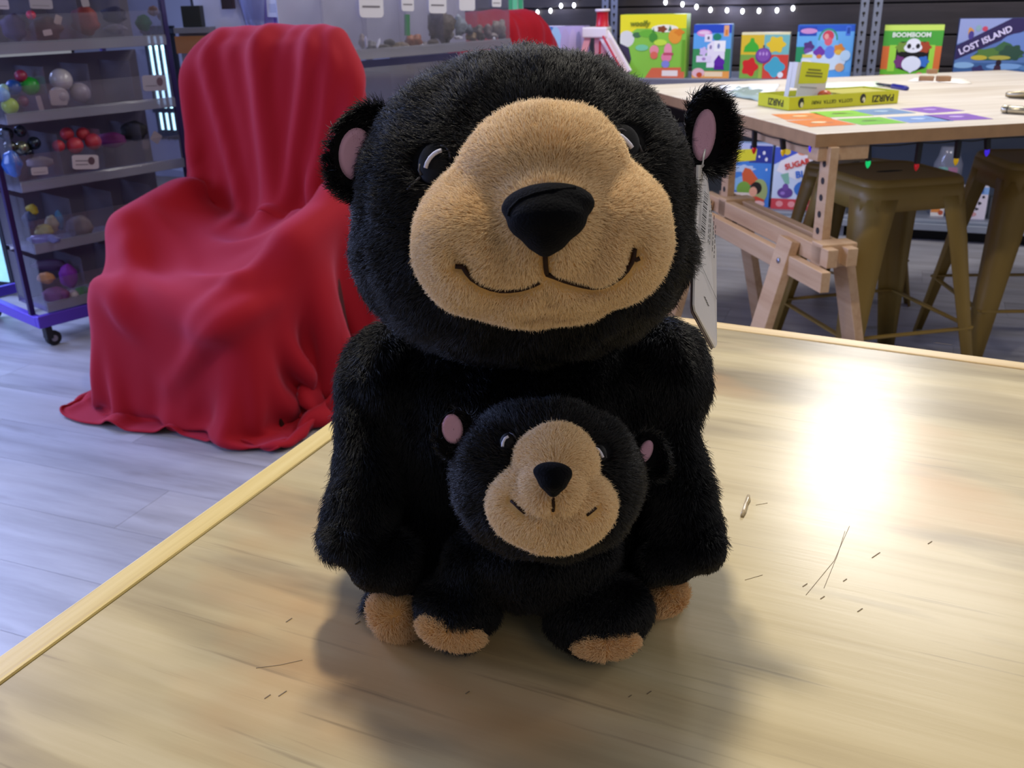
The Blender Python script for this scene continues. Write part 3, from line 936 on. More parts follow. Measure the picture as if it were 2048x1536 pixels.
for px, py, e in ((1112, 14, .35), (1370, 5, .9), (1460, 16, .9), (1550, 16, .5)):
    q = SHELF @ plane_hit(px, py, SHELF, .46)
    l = bpy.data.lights.new('fairy_glow', 'POINT')
    l.energy, l.color, l.shadow_soft_size = e, (.62, .66, 1.0), .05
    o = link(bpy.data.objects.new('fairy_glow', l))
    o.location = q

# ================================================================ THINGS ON THE COUNTER
def kxy(px, py, z=T2):
    return KM.inverted() @ atz(px, py, z)


p0, p1 = atz(1577, 222, T2), atz(1795, 207, T2)
pw = (p1 - p0).length
pang = math.degrees(math.atan2(p1.y - p0.y, p1.x - p0.x))
hb = plane_hit(1577, 195, frame(p0, pang), 0).z
pz = thing('game_tray', 'yellow open game box tray with upside-down lettering on the counter', 'game box', frame(Vector((p0.x, p0.y, T2 + .0005)), pang))
pd = .155
m_yel, m_inn = pm('card_yellow', '#c4c41e', .4), pm('card_inside', '#7f90ac', .5)
trm = MB().box((0, 0, 0), (pw, pd, .0015))
for lo_, hi_ in (((0, 0, 0), (pw, .003, hb)), ((0, pd - .003, 0), (pw, pd, hb)), ((0, .003, 0), (.003, pd - .003, hb)), ((pw - .003, .003, 0), (pw, pd - .003, hb))):
    trm.box(lo_, hi_)
part('tray_carton', trm, m_yel, pz)
part('insert', MB().box((.004, .004, .002), (pw - .004, pd - .004, hb * .55)).box((pw * .42, .004, hb * .55), (pw * .46, pd - .004, hb * .9)), m_inn, pz)
part('yellow_card_stack', MB().box((pw * .5, .02, hb * .56), (pw * .93, pd - .02, hb * .96)), pm('card_olive', '#b4ae4a', .5), pz)
ink = pm('ink_black', '#22220e', .5)
UPS = Matrix.Rotation(PI, 4, 'Z')
lettering('title_lettering', 'PAIRZI', hb * .72, ink, pz, Matrix.Translation((pw * .855, -.0005, hb * .5)) @ FACE @ UPS, bold=.0006)
lettering('title_lettering', 'GOTTA  GETTA  PAIR!', hb * .38, ink, pz, Matrix.Translation((pw * .385, -.0005, hb * .5)) @ FACE @ UPS)
lettering('title_lettering', 'PAIRZI', hb * .72, ink, pz, Matrix.Translation((-.0005, pd * .42, hb * .5)) @ Matrix.Rotation(-PI / 2, 4, 'Z') @ FACE @ UPS, bold=.0006)
printed(pz, pw, hb, [('e', .105, .52, .026, .36, '#22221c'), ('e', .112, .38, .014, .20, '#d8d4b0'), ('e', .665, .56, .026, .36, '#22221c'), ('e', .673, .44, .014, .22, '#d8d4b0'), ('p', [(.095, .9), (.125, .9), (.11, .6)], '#22221c'), ('p', [(.655, .25), (.675, .2), (.668, .5)], '#22221c')], name='corner_picture')
# folded card standing in the tray
c0, c1 = atz(1622, 183, T2 + hb * .5), None
cM = frame(pz.matrix_basis @ Vector((pw * .175, pd * .42, hb * .56)), pang + 2)
cw = pw * .265
chh = plane_hit(1645, 120, cM, 0).z
ca = thing('folded_card', 'yellow and white folded rule card standing up in the yellow tray', 'card', cM @ Matrix.Rotation(math.radians(6), 4, 'Y'))
part('front_leaf', MB().box((0, 0, 0), (cw, .0008, chh)), pm('card_white', '#d8d6d2', .5), ca)
part('back_leaf', MB().box((-.012, .02, 0), (-.0112, .04, chh * .96)).box((-.012, .0008, chh * .3), (.0, .022, chh * .97)), pm('card_white', '#d8d6d2', .5), ca)
printed(ca, cw, chh, [('p', [(0, .42), (0, 1), (.95, 1), (1, .95), (1, .55), (.93, .48)], '#d6d620'), ('r', .26, .78, .72, .83, '#7c7c20'), ('r', .22, .70, .80, .75, '#7c7c20'), ('r', .2, .62, .80, .67, '#7c7c20'), ('r', .08, .33, .68, .36, '#a8a6a4')], name='leaf_print')
q = pz.matrix_basis @ Vector((pw * .40, pd * .3, hb * .56 + .012))
part_die = tag(part('die', MB().ell(q, (.020, .016, .0125), 14, 8), pm('die_orange', '#c4562e', .35, noise=.3, nscale=120), None, smooth=True), 'orange-red speckled playing piece lying in the yellow tray', 'game piece')
# picture cards laid out in pairs
cards = [('#e0803a', '#f2d8a0', 'orange picture card nearest the tray corner', [(1540, 228), (1630, 226), (1660, 238), (1580, 241)]),
         ('#e07a30', '#f4e8c0', 'orange picture card with a white oval at the counter edge', [(1583, 240), (1658, 237), (1702, 251), (1622, 256)]),
         ('#86c83c', '#5c7a2c', 'green picture card partly behind the other green one', [(1625, 223), (1705, 220), (1738, 233), (1660, 236)]),
         ('#78c23a', '#5a8a30', 'green picture card nearest the counter edge', [(1681, 237), (1760, 234), (1803, 247), (1727, 252)]),
         ('#6f8fb8', '#b8d0e0', 'blue-grey picture card nearer the yellow tray', [(1708, 220), (1788, 216), (1825, 227), (1742, 231)]),
         ('#7a9ad0', '#c4d8f4', 'blue picture card nearer the counter edge', [(1776, 234), (1858, 231), (1900, 243), (1822, 247)]),
         ('#8a5cb8', '#c8a8e8', 'purple picture card farther from the edge', [(1806, 217), (1872, 213), (1925, 222), (1852, 228)]),
         ('#8458b4', '#d0b8ec', 'purple picture card at the end of the row', [(1856, 230), (1935, 226), (1978, 240), (1895, 242)])]
for i, (cc, hl, lab, quad) in enumerate(cards):
    P4 = [atz(x, y, T2) for x, y in quad]
    cen = sum(P4, Vector()) / 4
    # true square-cornered card fitted to the four corners
    ex = ((P4[1] - P4[0]) + (P4[2] - P4[3])) / 2
    ey = ((P4[3] - P4[0]) + (P4[2] - P4[1])) / 2
    lx, ly = ex.length / 2, ey.length / 2
    ax = ex.normalized()
    ay = Vector((-ax.y, ax.x, 0)) * (1 if Vector((-ax.y, ax.x, 0)).dot(ey) > 0 else -1)
    ln = (lx + ly) / 2 * .97
    z = .0006 + .0002 * (i % 2)
    t = thing('picture_card', lab, 'card', Matrix.Translation((cen.x, cen.y, T2)), 'picture cards laid out on the counter')
    vs = [ax * (sx * ln) + ay * (sy * ln) for sx, sy in ((-1, -1), (1, -1), (1, 1), (-1, 1))]
    if ax.cross(ay).z < 0:
        vs = vs[::-1]
    mb = MB().add([v + Vector((0, 0, 0.0002)) for v in vs] + [v + Vector((0, 0, z)) for v in vs], [(3, 2, 1, 0), (4, 5, 6, 7), (0, 1, 5, 4), (1, 2, 6, 5), (2, 3, 7, 6), (3, 0, 4, 7)])
    part('card_stock', mb, pm('card_' + cc[1:], cc, .4), t)
    sp = MB()
    for k in range(3):
        o_ = ax * ((-.35 + .35 * k) * ln) + ay * (.1 * ln * (-1) ** k)
        r_ = ln * (.34 if k == 1 else .18)
        sp.add([o_ + Vector((r_ * math.cos(2 * PI * j / 14), r_ * .6 * math.sin(2 * PI * j / 14), z + .0002 + .0001 * k)) for j in range(14)], [tuple(range(14))], lin(hl) if k == 1 else tuple(.6 * a_ + .1 for a_ in lin(cc)))
    part('card_picture', sp, PRINT, t)


def sheet(name, label, cat, pxs, h, mat):
    P = [atz(x, y, T2) for x, y in pxs]
    c = sum(P, Vector()) / len(P)
    mb = MB()
    n = 6
    vs = []
    for i in range(n + 1):
        for j in range(n + 1):
            a = P[0].lerp(P[1], i / n)
            b_ = P[3].lerp(P[2], i / n)
            p = a.lerp(b_, j / n)
            p.z = T2 + .0008 + h * abs(math.sin(i * 1.9 + j * 1.1)) * (1 if 0 < i < n and 0 < j < n else .3)
            vs.append(p)
    fs = [(i * (n + 1) + j, (i + 1) * (n + 1) + j, (i + 1) * (n + 1) + j + 1, i * (n + 1) + j + 1) for i in range(n) for j in range(n)]
    mb.add(vs, fs)
    return tag(part(name, mb, mat, None, smooth=True, solid=.0004), label, cat)


m_pap = pm('white_paper', '#e8ecf4', .6)
sheet('paper_sheet', 'crumpled white paper beside the far side of the bear ear', 'paper', [(1440, 196), (1545, 192), (1560, 170), (1440, 172)], .010, m_pap)
sheet('paper_sheet', 'white paper with a green print behind the yellow tray', 'paper', [(1600, 178), (1770, 174), (1755, 164), (1600, 167)], .004, pm('white_paper_green', '#dcecd8', .6))
sheet('plastic_bag', 'crinkled clear plastic bag lying next to the tray corner', 'bag', [(1450, 192), (1528, 205), (1530, 182), (1470, 178)], .016, pm('bag_film', '#c4d8d0', .15, trans=.3, spec=.8))
sheet('paper_sheet', 'white paper sheet under the broken wooden toy pieces', 'paper', [(1815, 163), (1945, 168), (1930, 158), (1830, 156)], .003, pm('warm_paper', '#efe8dc', .6))
mk = thing('marker_pen', 'dark blue marker pen lying behind the yellow tray', 'pen', Matrix())
a, b = atz(1752, 167, T2 + .007), atz(1815, 177, T2 + .007)
m_ = a.lerp(b, .52)
part('barrel', MB().tube([a, a.lerp(m_, .1), m_], [.002, .0035, .0055], 10), pm('pen_dark', '#23232c', .4), mk, smooth=True)
part('cap', MB().tube([m_, m_.lerp(b, .05), b.lerp(m_, .1), b], [.006, .0085, .0085, .006], 12), pm('pen_blue', '#1c1d78', .35), mk, smooth=True)
wt = [((1862, 158), .020, (.034, .026, .016), 'upper brown wooden toy block on the paper scrap'), ((1852, 163), .010, (.050, .03, .016), 'lower brown wooden toy block on the paper scrap'), ((1886, 164), .010, (.045, .03, .018), 'loose brown wooden toy block lying at the end of the paper scrap')]
for (x, y), h, sz, lab in wt:
    q = atz(x, y, T2)
    mb = MB()
    mb.box((-sz[0] / 2, -sz[1] / 2, 0), (sz[0] / 2, sz[1] / 2, sz[2]))
    o = part('wooden_block', mb, pm('toy_wood', '#9a7452', .5, noise=.3), None, bevel=.003)
    o.matrix_basis = Matrix.Translation((q.x, q.y, T2 + .0025 + (h - .010 if h > .015 else 0) * 1.6)) @ Matrix.Rotation(random.uniform(-.5, .5), 4, 'Z')
    tag(o, lab, 'block', 'wooden toy pieces on the counter')
m_chr = pm('polished_metal', '#b8b09c', .22, .9)
a, b = atz(2004, 218, T2 + .011), atz(2090, 224, T2 + .011)
tb = thing('metal_tube', 'polished metal tube at the counter edge cut off by the frame', 'tool', Matrix())
part('barrel', MB().tube([a, a.lerp(b, .04), a.lerp(b, .08), b], [.008, .011, .0105, .0105], 16), m_chr, tb, smooth=True)
part('grip_ring', MB().tube([a.lerp(b, .14), a.lerp(b, .17)], .0113, 16), pm('ring_dark', '#4a4638', .4, .6), tb, smooth=True)
a, b = atz(2012, 188, T2 + .012), atz(2095, 193, T2 + .012)
ts = thing('metal_clip', 'bronze metal clip lying behind the polished tube', 'tool', Matrix())
part('upper_jaw', MB().tube([a, a.lerp(b, .05), a.lerp(b, .2), b + Vector((0, 0, .012))], [.004, .008, .009, .010], 12), pm('bronze_metal', '#a09478', .3, .8), ts, smooth=True)
part('lower_jaw', MB().tube([a - Vector((0, 0, .004)), a.lerp(b, .1) - Vector((0, 0, .007)), b - Vector((0, 0, .006))], [.003, .004, .005], 10), pm('bronze_dark', '#5a5240', .35, .8), ts, smooth=True)

# ================================================================ PURPLE BIN CART
CM = frame((-1.600, 3.085, 0), 49)
m_pur = pm('purple_frame', '#5a3fb8', .35, .2)
m_clr = clear_plastic('clear_bin', (.93, .92, .95, 1), .07, .05)
m_lip = clear_plastic('clear_bin_lip', (.55, .54, .60, 1), .10, .30)
m_bk = pm('bin_back_grey', '#625c68', .5)
m_blk = pm('caster_black', '#0c0c10', .5)
cart = thing('bin_cart', 'purple framed rolling cart stacked with clear plastic bins of toys', 'cart', CM)
CW, CD = .655, .52
base = part('base_frame', MB().box((-.012, -.012, .075), (CW, .012, .118)).box((-.012, .012, .075), (.014, CD, .112)).box((CW - .026, .012, .075), (CW, CD, .112)).box((-.012, CD - .02, .075), (CW, CD, .112)), m_pur, cart, bevel=.003)
for x, y in ((0.0, 0.055), (0.0, CD - .03), (CW - .012, .02), (CW - .012, CD - .03)):
    part('post', MB().box((x - .009, y - .009, .10), (x + .009, y + .009, 1.32)), pm('purple_post', '#2c2050', .35, .2), cart, bevel=.002)
for x, y in ((.02, .01), (.02, CD - .03), (CW - .04, .01), (CW - .04, CD - .03)):
    c_ = part('caster', MB().box((x - .012, y - .016, .03), (x + .012, y + .016, .076)), m_blk, cart, bevel=.003)
    part('wheel', MB().lathe([(.006, -.011), (.022, -.011), (.0265, -.007), (.0265, .007), (.022, .011), (.006, .011)], (x + .016, y + .004, .0267), 18, Matrix.Rotation(PI / 2, 3, 'X')), m_blk, c_, smooth=True, angle=40)
    part('hub', MB().lathe([(.001, -.0125), (.011, -.0125), (.011, .0125), (.001, .0125)], (x + .016, y + .004, .0267), 14, Matrix.Rotation(PI / 2, 3, 'X')), pm('hub_grey', '#7b7888', .4), c_, smooth=True, angle=40)
tiers = [.122, .325, .53, .745, .955, 1.165]
names = ['lowest clear bin of the purple cart with plush toys', 'clear bin of the purple cart with yellow and blue bits, second from the floor', 'clear bin of the purple cart with red balls and a rounded tag', 'clear bin of the purple cart with white baubles', 'clear bin of the purple cart with the orange pouch and green glitter', 'topmost clear bin of the purple cart, cut by the picture edge']


def bin_tray(M, x0, x1, y0, y1, z, h, ndiv, label, parent_mat=None, low=.55):
    t = thing('clear_bin', label, 'bin', M @ Matrix.Translation((0, 0, z)), 'clear plastic bins')
    fh = h * low
    part('bin_floor', MB().box((x0, y0, 0), (x1, y1, .003)), m_lip, t)
    part('front_panel', MB().box((x0, y0, .002), (x1, y0 + .002, fh)), m_clr, t)
    part('front_rail', MB().box((x0, y0 - .006, .0), (x1, y0 - .001, .030)).box((x0, y0 - .004, .030), (x1, y0 - .001, .034)), m_lip, t, bevel=.0015)
    part('side_panel', MB().box((x0, y0 + .002, .003), (x0 + .002, y1, h * .93)), m_clr, t)
    part('side_panel', MB().box((x1 - .002, y0 + .002, .003), (x1, y1, h * .93)), m_clr, t)
    part('back_wall', MB().box((x0, y1 - .004, .003), (x1, y1, h * .93)), parent_mat or m_bk, t)
    for k in range(1, ndiv):
        x = x0 + (x1 - x0) * k / ndiv
        part('divider', MB().box((x - .001, y0 + .002, .003), (x + .001, y1 - .004, h * .80)), m_clr, t)
    return t


for i, z in enumerate(tiers):
    h = (tiers[i + 1] if i < 5 else z + .21) - z
    bin_tray(CM, .03, CW - .03, .0, .22, z, h - .004, 4, names[i])


def ball(M, px, py, rpx, col, name, label, yoff, cat='ball', rough=.35, metal=0, ry=1, group=None, noise=0, rz=1):
    q = plane_hit(px, py, M, yoff)
    r = rpx / FPX * camdepth(M @ q)
    m = pm(name + '_' + col[1:], col, rough, metal, noise=noise, nscale=60)
    return tag(part(name, MB().ell(M @ q, (r, r * ry, r * rz), 18, 12), m, None, smooth=True), label, cat, group)


def bag(M, px, py, wpx, hpx, col, name, label, yoff, cat='toy', n=5, rough=.7):
    """soft lumpy pouch or plush heap"""
    q = plane_hit(px, py, M, yoff)
    k = camdepth(M @ q) / FPX
    c = M @ q
    mb = MB()
    nu, nv = 20, 12
    mb.ell((0, 0, 0), (wpx * k, min(wpx, hpx) * k * .7, hpx * k), nu, nv)
    v = []
    for x, y, z in mb.v:
        s_ = 1 + .10 * math.sin(n * x / (wpx * k) * 2 + z / (hpx * k) * 3 + px) + .08 * math.sin(7 * z / (hpx * k) + py)
        v.append((c.x + x * s_, c.y + y * s_, c.z + z * (1 + .06 * math.sin(n * x / (wpx * k)))))
    mb.v = v
    return tag(part(name, mb, pm(name + '_' + col[1:], col, rough, noise=.35, nscale=45), None, smooth=True), label, cat)


def label_card(M, px, py, wpx, hpx, name, label, yoff, roll=0, mat='#c9c3cc', bars=2, dot=False, cat='label'):
    q = plane_hit(px, py, M, yoff)
    k = camdepth(M @ q) / FPX
    wd, ht = wpx * k, hpx * k
    LM = M @ Matrix.Translation(q) @ Matrix.Rotation(math.radians(roll), 4, 'Y')
    t = thing(name, label, cat, LM)
    pts = rsq(.5, .14, 0, 4)
    part('card', MB().prism([(x * wd, z * ht) for x, z, _ in pts], 0, .001, FACE), pm('label_' + mat[1:], mat, .5), t)
    sh = [('r', .12, .30 + .26 * i, .58 if dot else .85, .36 + .26 * i, '#6f6a74') for i in range(bars)]
    if dot:
        sh.append(('e', .72, .58, .13, .28, '#5a4650'))
    if sh:
        printed(t, wd, ht, sh, M=Matrix.Translation((-wd / 2, -.0012, -ht / 2)), name='label_print')
    return t


# --- contents, tier by tier
Y0 = .07
bag(CM, 28, 55, 24, 26, '#3a2450', 'plush_purple', 'dark purple plush heap in the bin beside the picture edge', Y0)
ball(CM, 62, 30, 9, '#d0234a', 'ball', 'small bright red ball at the lip of the brown plush bin', .03)
bag(CM, 92, 58, 32, 24, '#4a3634', 'plush_brown', 'dark brown plush heap with pale scraps in the top bin', Y0)
bag(CM, 170, 42, 27, 28, '#82302c', 'pouch', 'orange-red cloth pouch filling a compartment of the top bin', Y0 - .01)
bag(CM, 228, 30, 26, 16, '#241b38', 'dark_toy', 'dark violet toy lying above the white hat shape', Y0 + .02)
bag(CM, 230, 58, 22, 9, '#8a8490', 'paper_hat', 'white hat-shaped scrap in the top bin next to green glitter', Y0 - .02, 'scrap')
bag(CM, 287, 46, 15, 16, '#12602e', 'glitter_bag', 'green glitter bag in the top bin', Y0)
bag(CM, 306, 22, 10, 10, '#8a6a58', 'cream_token', 'cream token leaning above the red scrap in the top bin', Y0 - .01, 'token')
bag(CM, 322, 33, 8, 8, '#7a1c34', 'red_scrap', 'dark red scrap beside the cream token', Y0 - .01, 'scrap')
label_card(CM, 116, 40, 14, 18, 'paper_scrap', 'slanted cream paper scrap on the brown plush', .03, 25, '#9c8a84', 0, cat='scrap')
label_card(CM, 95, 65, 18, 11, 'paper_scrap', 'lower cream paper scrap on the brown plush', .02, -6, '#b8a8a4', 0, cat='scrap')
label_card(CM, 82, 8, 46, 18, 'bin_label', 'pale label card with grey writing at the picture top edge', .005, 3, '#8a8490', 1)
label_card(CM, 6, 9, 22, 18, 'bin_label', 'pale label card in the picture corner', .005, 3, '#a8a0b4', 1)
label_card(CM, 170, 4, 16, 18, 'bin_label', 'narrow pale label card above the orange pouch', .005, -5, '#857c84', 0)
# tier with baubles
for px, py, r, c_, l in ((8, 178, 10, '#8fae9a', 'pale green ball half out of the picture in the bauble bin'), (42, 152, 12, '#8a2440', 'raspberry ball at the back of the bauble bin'), (27, 175, 15, '#17448c', 'blue ball between the green and yellow-green balls'), (60, 172, 18, '#1d9428', 'bright green ball in the bauble bin'), (20, 212, 16, '#a4c23e', 'yellow-green ball at the front of the bauble bin'), (5, 190, 14, '#7aa6d0', 'light blue ball at the picture edge'), (46, 203, 11, '#6a3a54', 'dull mauve ball low in the bauble bin')):
    ball(CM, px, py, r, c_, 'ball', l, .05 if py > 180 else .075)
ball(CM, 122, 160, 22, '#a8a2a8', 'bauble', 'top glossy white bauble of the pile of three', .07, 'bauble', .12)
ball(CM, 118, 193, 19, '#a39b9f', 'bauble', 'lower white bauble carrying a square paper tag', .055, 'bauble', .3)
ball(CM, 160, 186, 20, '#9c949a', 'bauble', 'white bauble at the side of the pile of three', .065, 'bauble', .3)
label_card(CM, 117, 195, 34, 30, 'square_tag', 'square cream tag on the lower white bauble', .028, 4, '#aaa0a2', 0, cat='tag')
label_card(CM, 80, 208, 10, 32, 'paper_strip', 'narrow pale paper strip standing in front of the baubles', .01, -5, '#9c9298', 0, cat='scrap')
label_card(CM, 309, 166, 52, 30, 'bin_label', 'grey label with a dark round dot beside the red chair', .0, 3, '#8d8692', 1, True)
# tier with red balls
for px, py, r, c_, l, mt in ((12, 268, 14, '#3a3f48', 'uppermost dark silver bauble at the picture edge', .8), (40, 262, 12, '#4a4f58', 'dark silver bauble behind the gold one', .8), (68, 286, 13, '#39404c', 'dark silver bauble next to the red balls', .8), (44, 295, 13, '#8f927c', 'champagne gold bauble in the dark pile', .8), (20, 294, 13, '#5a5c54', 'grey-gold bauble at the picture edge', .8), (56, 306, 11, '#2f3440', 'lower dark bauble over the small label', .8)):
    ball(CM, px, py, r, c_, 'bauble', l, .07, 'bauble', .2, mt)
bag(CM, 24, 328, 19, 26, '#3c64b0', 'blue_bag', 'shiny blue bag standing in the corner of the red ball bin', .03, rough=.25)
bag(CM, 80, 325, 26, 12, '#8a8084', 'pale_scrap', 'heap of pale glittering scraps behind the small label', .05, 'scrap')
for px, py, r, l in ((150, 291, 16, 'front red ball above the rounded tag'), (186, 283, 16, 'red ball next to the magenta cloth'), (134, 268, 13, 'red ball at the back, over the dark baubles'), (166, 268, 13, 'red ball behind the two front ones'), (117, 292, 12, 'dull red ball beside the dark baubles')):
    ball(CM, px, py, r, '#b0303e', 'red_ball', l, .05 if py > 280 else .085, 'ball', .5)
bag(CM, 222, 280, 32, 15, '#6a1c64', 'cloth_scrap', 'magenta cloth folded beside the red balls', .09, 'cloth')
bag(CM, 268, 262, 26, 20, '#25242a', 'black_pouch', 'black pouch with two small square tags', .08, 'pouch')
label_card(CM, 312, 275, 20, 20, 'square_tag', 'upper square tag turned on its corner by the black pouch', .02, 40, '#8c8088', 0, cat='tag')
label_card(CM, 291, 290, 16, 18, 'square_tag', 'lower small tag by the black pouch', .02, 15, '#6c626c', 0, cat='tag')
label_card(CM, 171, 324, 54, 28, 'bin_label', 'rounded white tag with a dark dot under the red balls', -.007, 7, '#b8aeb4', 2, True)
label_card(CM, 79, 342, 33, 15, 'bin_label', 'small white label under the dark baubles', -.007, 4, '#a49aa2', 1)
# tier with yellow bits
bag(CM, 64, 420, 12, 12, '#a8962c', 'yellow_toy', 'yellow toy at the top of the second bin heap', .05)
bag(CM, 60, 440, 14, 18, '#2c3658', 'navy_toy', 'navy toy under the yellow one', .05)
bag(CM, 88, 462, 18, 14, '#a09a5c', 'cream_ball', 'dull yellow lump low in the second bin', .04)
bag(CM, 104, 448, 13, 18, '#a8a494', 'cream_toy', 'cream lump next to the light blue strip', .05)
bag(CM, 118, 440, 8, 20, '#4878a0', 'blue_strip', 'light blue strip leaning on the cream lump', .04, 'strip')
bag(CM, 160, 455, 26, 24, '#7d7474', 'grey_heap', 'grey crumpled heap in the second bin beside the chair', .06, 'scrap')
bag(CM, 88, 478, 34, 10, '#6a6a98', 'film_scrap', 'crinkled clear film in front of the yellow lump', .02, 'film', rough=.2)
# lowest tier
bag(CM, 92, 556, 17, 12, '#b07a4a', 'orange_plush', 'orange and cream plush lying at the purple egg', .04)
bag(CM, 137, 552, 17, 25, '#7a1a92', 'purple_egg', 'vivid purple egg-shaped plush in the lowest bin', .05)
bag(CM, 112, 590, 26, 17, '#6c3464', 'mauve_plush', 'mauve plush heap in the lowest bin', .03)
bag(CM, 166, 592, 20, 20, '#1f7a24', 'green_plush', 'bright green plush behind the white ball', .05)
ball(CM, 146, 590, 11, '#a09a9e', 'ball', 'white ball in front of the green plush', .015, rough=.5)
bag(CM, 100, 530, 36, 12, '#3a1438', 'plum_cloth', 'dark plum cloth at the back of the lowest bin', .12, 'cloth')

# patterned poster board, its window light put in as emission, and brown crate seen past the side of the cart
lb = thing('glowing_poster', 'bright cyan patterned poster board with painted-in glow standing behind the purple cart corner', 'panel', frame((-2.03, 3.74, 0), 160))
part('poster_sheet', MB().box((-.02, 0, .06), (.5, .012, .40)), pm('poster_cyan_glow', '#9fdcec', .4, emit=(.42, .84, .95), estr=.6, noise=.5, nscale=28), lb)
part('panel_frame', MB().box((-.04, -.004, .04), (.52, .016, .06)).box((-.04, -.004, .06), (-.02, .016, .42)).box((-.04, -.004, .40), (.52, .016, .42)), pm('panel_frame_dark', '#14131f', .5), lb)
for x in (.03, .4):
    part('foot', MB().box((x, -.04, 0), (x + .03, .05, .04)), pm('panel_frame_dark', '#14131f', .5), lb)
cr = thing('brown_crate', 'brown slatted crate resting on top of the glowing poster board', 'crate', frame((-2.03, 3.74, 0.4205), 160))
for z in (.0, .062, .124, .186):
    part('slat', MB().box((-.04, -.002, z), (.5, .010, z + .056)), pm('crate_brown', '#7a4a34', .6, noise=.2), cr)
part('crate_back', MB().box((-.04, -.17, 0), (.5, -.004, .24)), pm('crate_brown_dark', '#4a2c20', .7), cr)

# ================================================================ CLEAR ROCK-BIN RACK BEHIND THE CHAIR
RM = frame((-.545, 3.30, 0), 49)
qa = plane_hit(735, 103, RM, 0)
qb = plane_hit(1020, 76, RM, 0)
zb = (qa.z + qb.z) / 2 - .030
x_l, x_r = -.05, qb.x
rk = thing('bin_rack', 'clear plastic rack carrying bins of rocks behind the red chair', 'rack', RM)
for x in (x_l + .01, x_r - .02):
    for y in (.02, .24):
        part('post', MB().box((x - .008, y - .008, 0), (x + .008, y + .008, zb - .235)), m_lip, rk)
for z in (.12, .38):
    part('shelf_plate', MB().box((x_l, .0, z), (x_r, .26, z + .01)), m_lip, rk)
m_bl = clear_plastic('blue_clear', (.60, .62, .80, 1), .10, .35)
r2 = bin_tray(RM, x_l, x_r, .0, .24, zb, .27, 5, 'clear compartment bin holding rocks and crystals with five white cards', pm('rack_back_grey', '#b2b4c4', .5), .95)
r3 = bin_tray(RM, x_l, x_r - .05, .012, .24, zb - .23, .225, 3, 'empty bluish clear bin under the rock compartments', pm('bin_bluegrey', '#7c7fa4', .5), .9)
for px, w_, h_, l, dk in ((742, 64, 62, 'big white card in the first rock compartment', 2), (815, 34, 38, 'small white card above the green strip', 1), (875, 50, 46, 'white card with a black mark over the ring-shaped rock', 1), (934, 46, 36, 'plain white card over the pale crystal', 0), (993, 28, 22, 'small white card over the grey pebbles', 1)):
    label_card(RM, px, 2, w_, h_, 'bin_card', l, -.008 if px < 760 else -.006, 2, '#d2d0da', dk)
stones = [(745, 92, 11, 9, '#6b6a70', 'dark grey stone lying in the first rock compartment'), (765, 96, 13, 9, '#5c564c', 'olive brown stone in the first rock compartment'), (790, 94, 14, 10, '#8a7a5c', 'tan stone next to the orange rock'), (828, 84, 17, 13, '#a4623c', 'rough orange rock under the green strip'), (850, 92, 9, 7, '#7a7478', 'small grey stone beside the orange rock'), (880, 50, 25, 30, '#6e665c', 'large mottled grey and brown rock like a broken ring'), (893, 76, 10, 9, '#4c4844', 'dark stone at the foot of the ring-shaped rock'), (900, 66, 10, 12, '#a8a49c', 'pale chunk against the ring-shaped rock'), (920, 52, 14, 18, '#98a4ac', 'pale blue-grey crystal in the fourth compartment'), (942, 74, 11, 7, '#a08a5c', 'sandy stone below the pale crystal'), (955, 66, 13, 13, '#6c6660', 'grey brown stone between crystal and pebbles'), (975, 62, 11, 13, '#8a7f7c', 'pinkish grey stone in the last compartment'), (998, 58, 14, 16, '#8f887c', 'light grey stone with dark pits in the last compartment'), (1004, 74, 8, 7, '#3f3c40', 'small black stone in the last compartment'), (724, 84, 8, 12, '#a89a80', 'beige stone right beside the red chair back'),
          (778, 84, 9, 8, '#54504a', 'dark brown stone piled on the tan one'), (808, 92, 11, 7, '#877050', 'ochre stone at the bin lip before the orange rock'), (866, 84, 9, 8, '#8c8478', 'pale grey stone at the foot of the big mottled rock'), (936, 60, 9, 9, '#77828a', 'bluish grey stone touching the pale crystal'), (985, 72, 9, 7, '#a39a92', 'cream pebble at the lip of the last compartment'), (962, 76, 9, 6, '#55504c', 'dark flat stone at the lip under the grey brown one')]
for px, py, rx_, ry_, col, l in stones:
    q = plane_hit(px, py, RM, .05)
    k = camdepth(RM @ q) / FPX
    mb = MB().ell((0, 0, 0), (rx_ * k, rx_ * k * .8, ry_ * k), 14, 9)
    c = RM @ q
    mb.v = [tuple(c + Vector(v) * (1 + .20 * math.sin(v[0] * 170 + px) + .17 * math.sin(v[2] * 240 + v[1] * 150 + py))) for v in mb.v]
    tag(part('stone', mb, pm('stone_' + col[1:], col, .5, noise=.55, nscale=70, bump=.5), None, smooth=True), l, 'stone', 'rocks in the compartment bin')
for px, py, wpx, hpx, roll, l in ((732, 83, 7, 22, 0, 'upright white crystal point near the red chair'), (757, 86, 6, 20, 28, 'leaning white crystal point in the first compartment'), (917, 75, 17, 7, 0, 'short white chalky stick under the pale crystal'), (845, 91, 6, 7, 0, 'tiny bright white crystal at the bin lip'), (988, 78, 6, 8, 0, 'tiny bright white crystal in the last compartment')):
    q = plane_hit(px, py, RM, .02)
    k = camdepth(RM @ q) / FPX
    mb = MB().lathe([(.3 * wpx * k, -.5 * hpx * k), (.5 * wpx * k, -.3 * hpx * k), (.5 * wpx * k, .2 * hpx * k), (.08 * wpx * k, .5 * hpx * k)], (0, 0, 0), 6)
    o = part('crystal', mb, pm('crystal_white', '#e8ecf4', .15), None)
    o.matrix_basis = RM @ Matrix.Translation(q) @ Matrix.Rotation(math.radians(roll), 4, 'Y')
    tag(o, l, 'crystal')
q = plane_hit(815, 50, RM, .03)
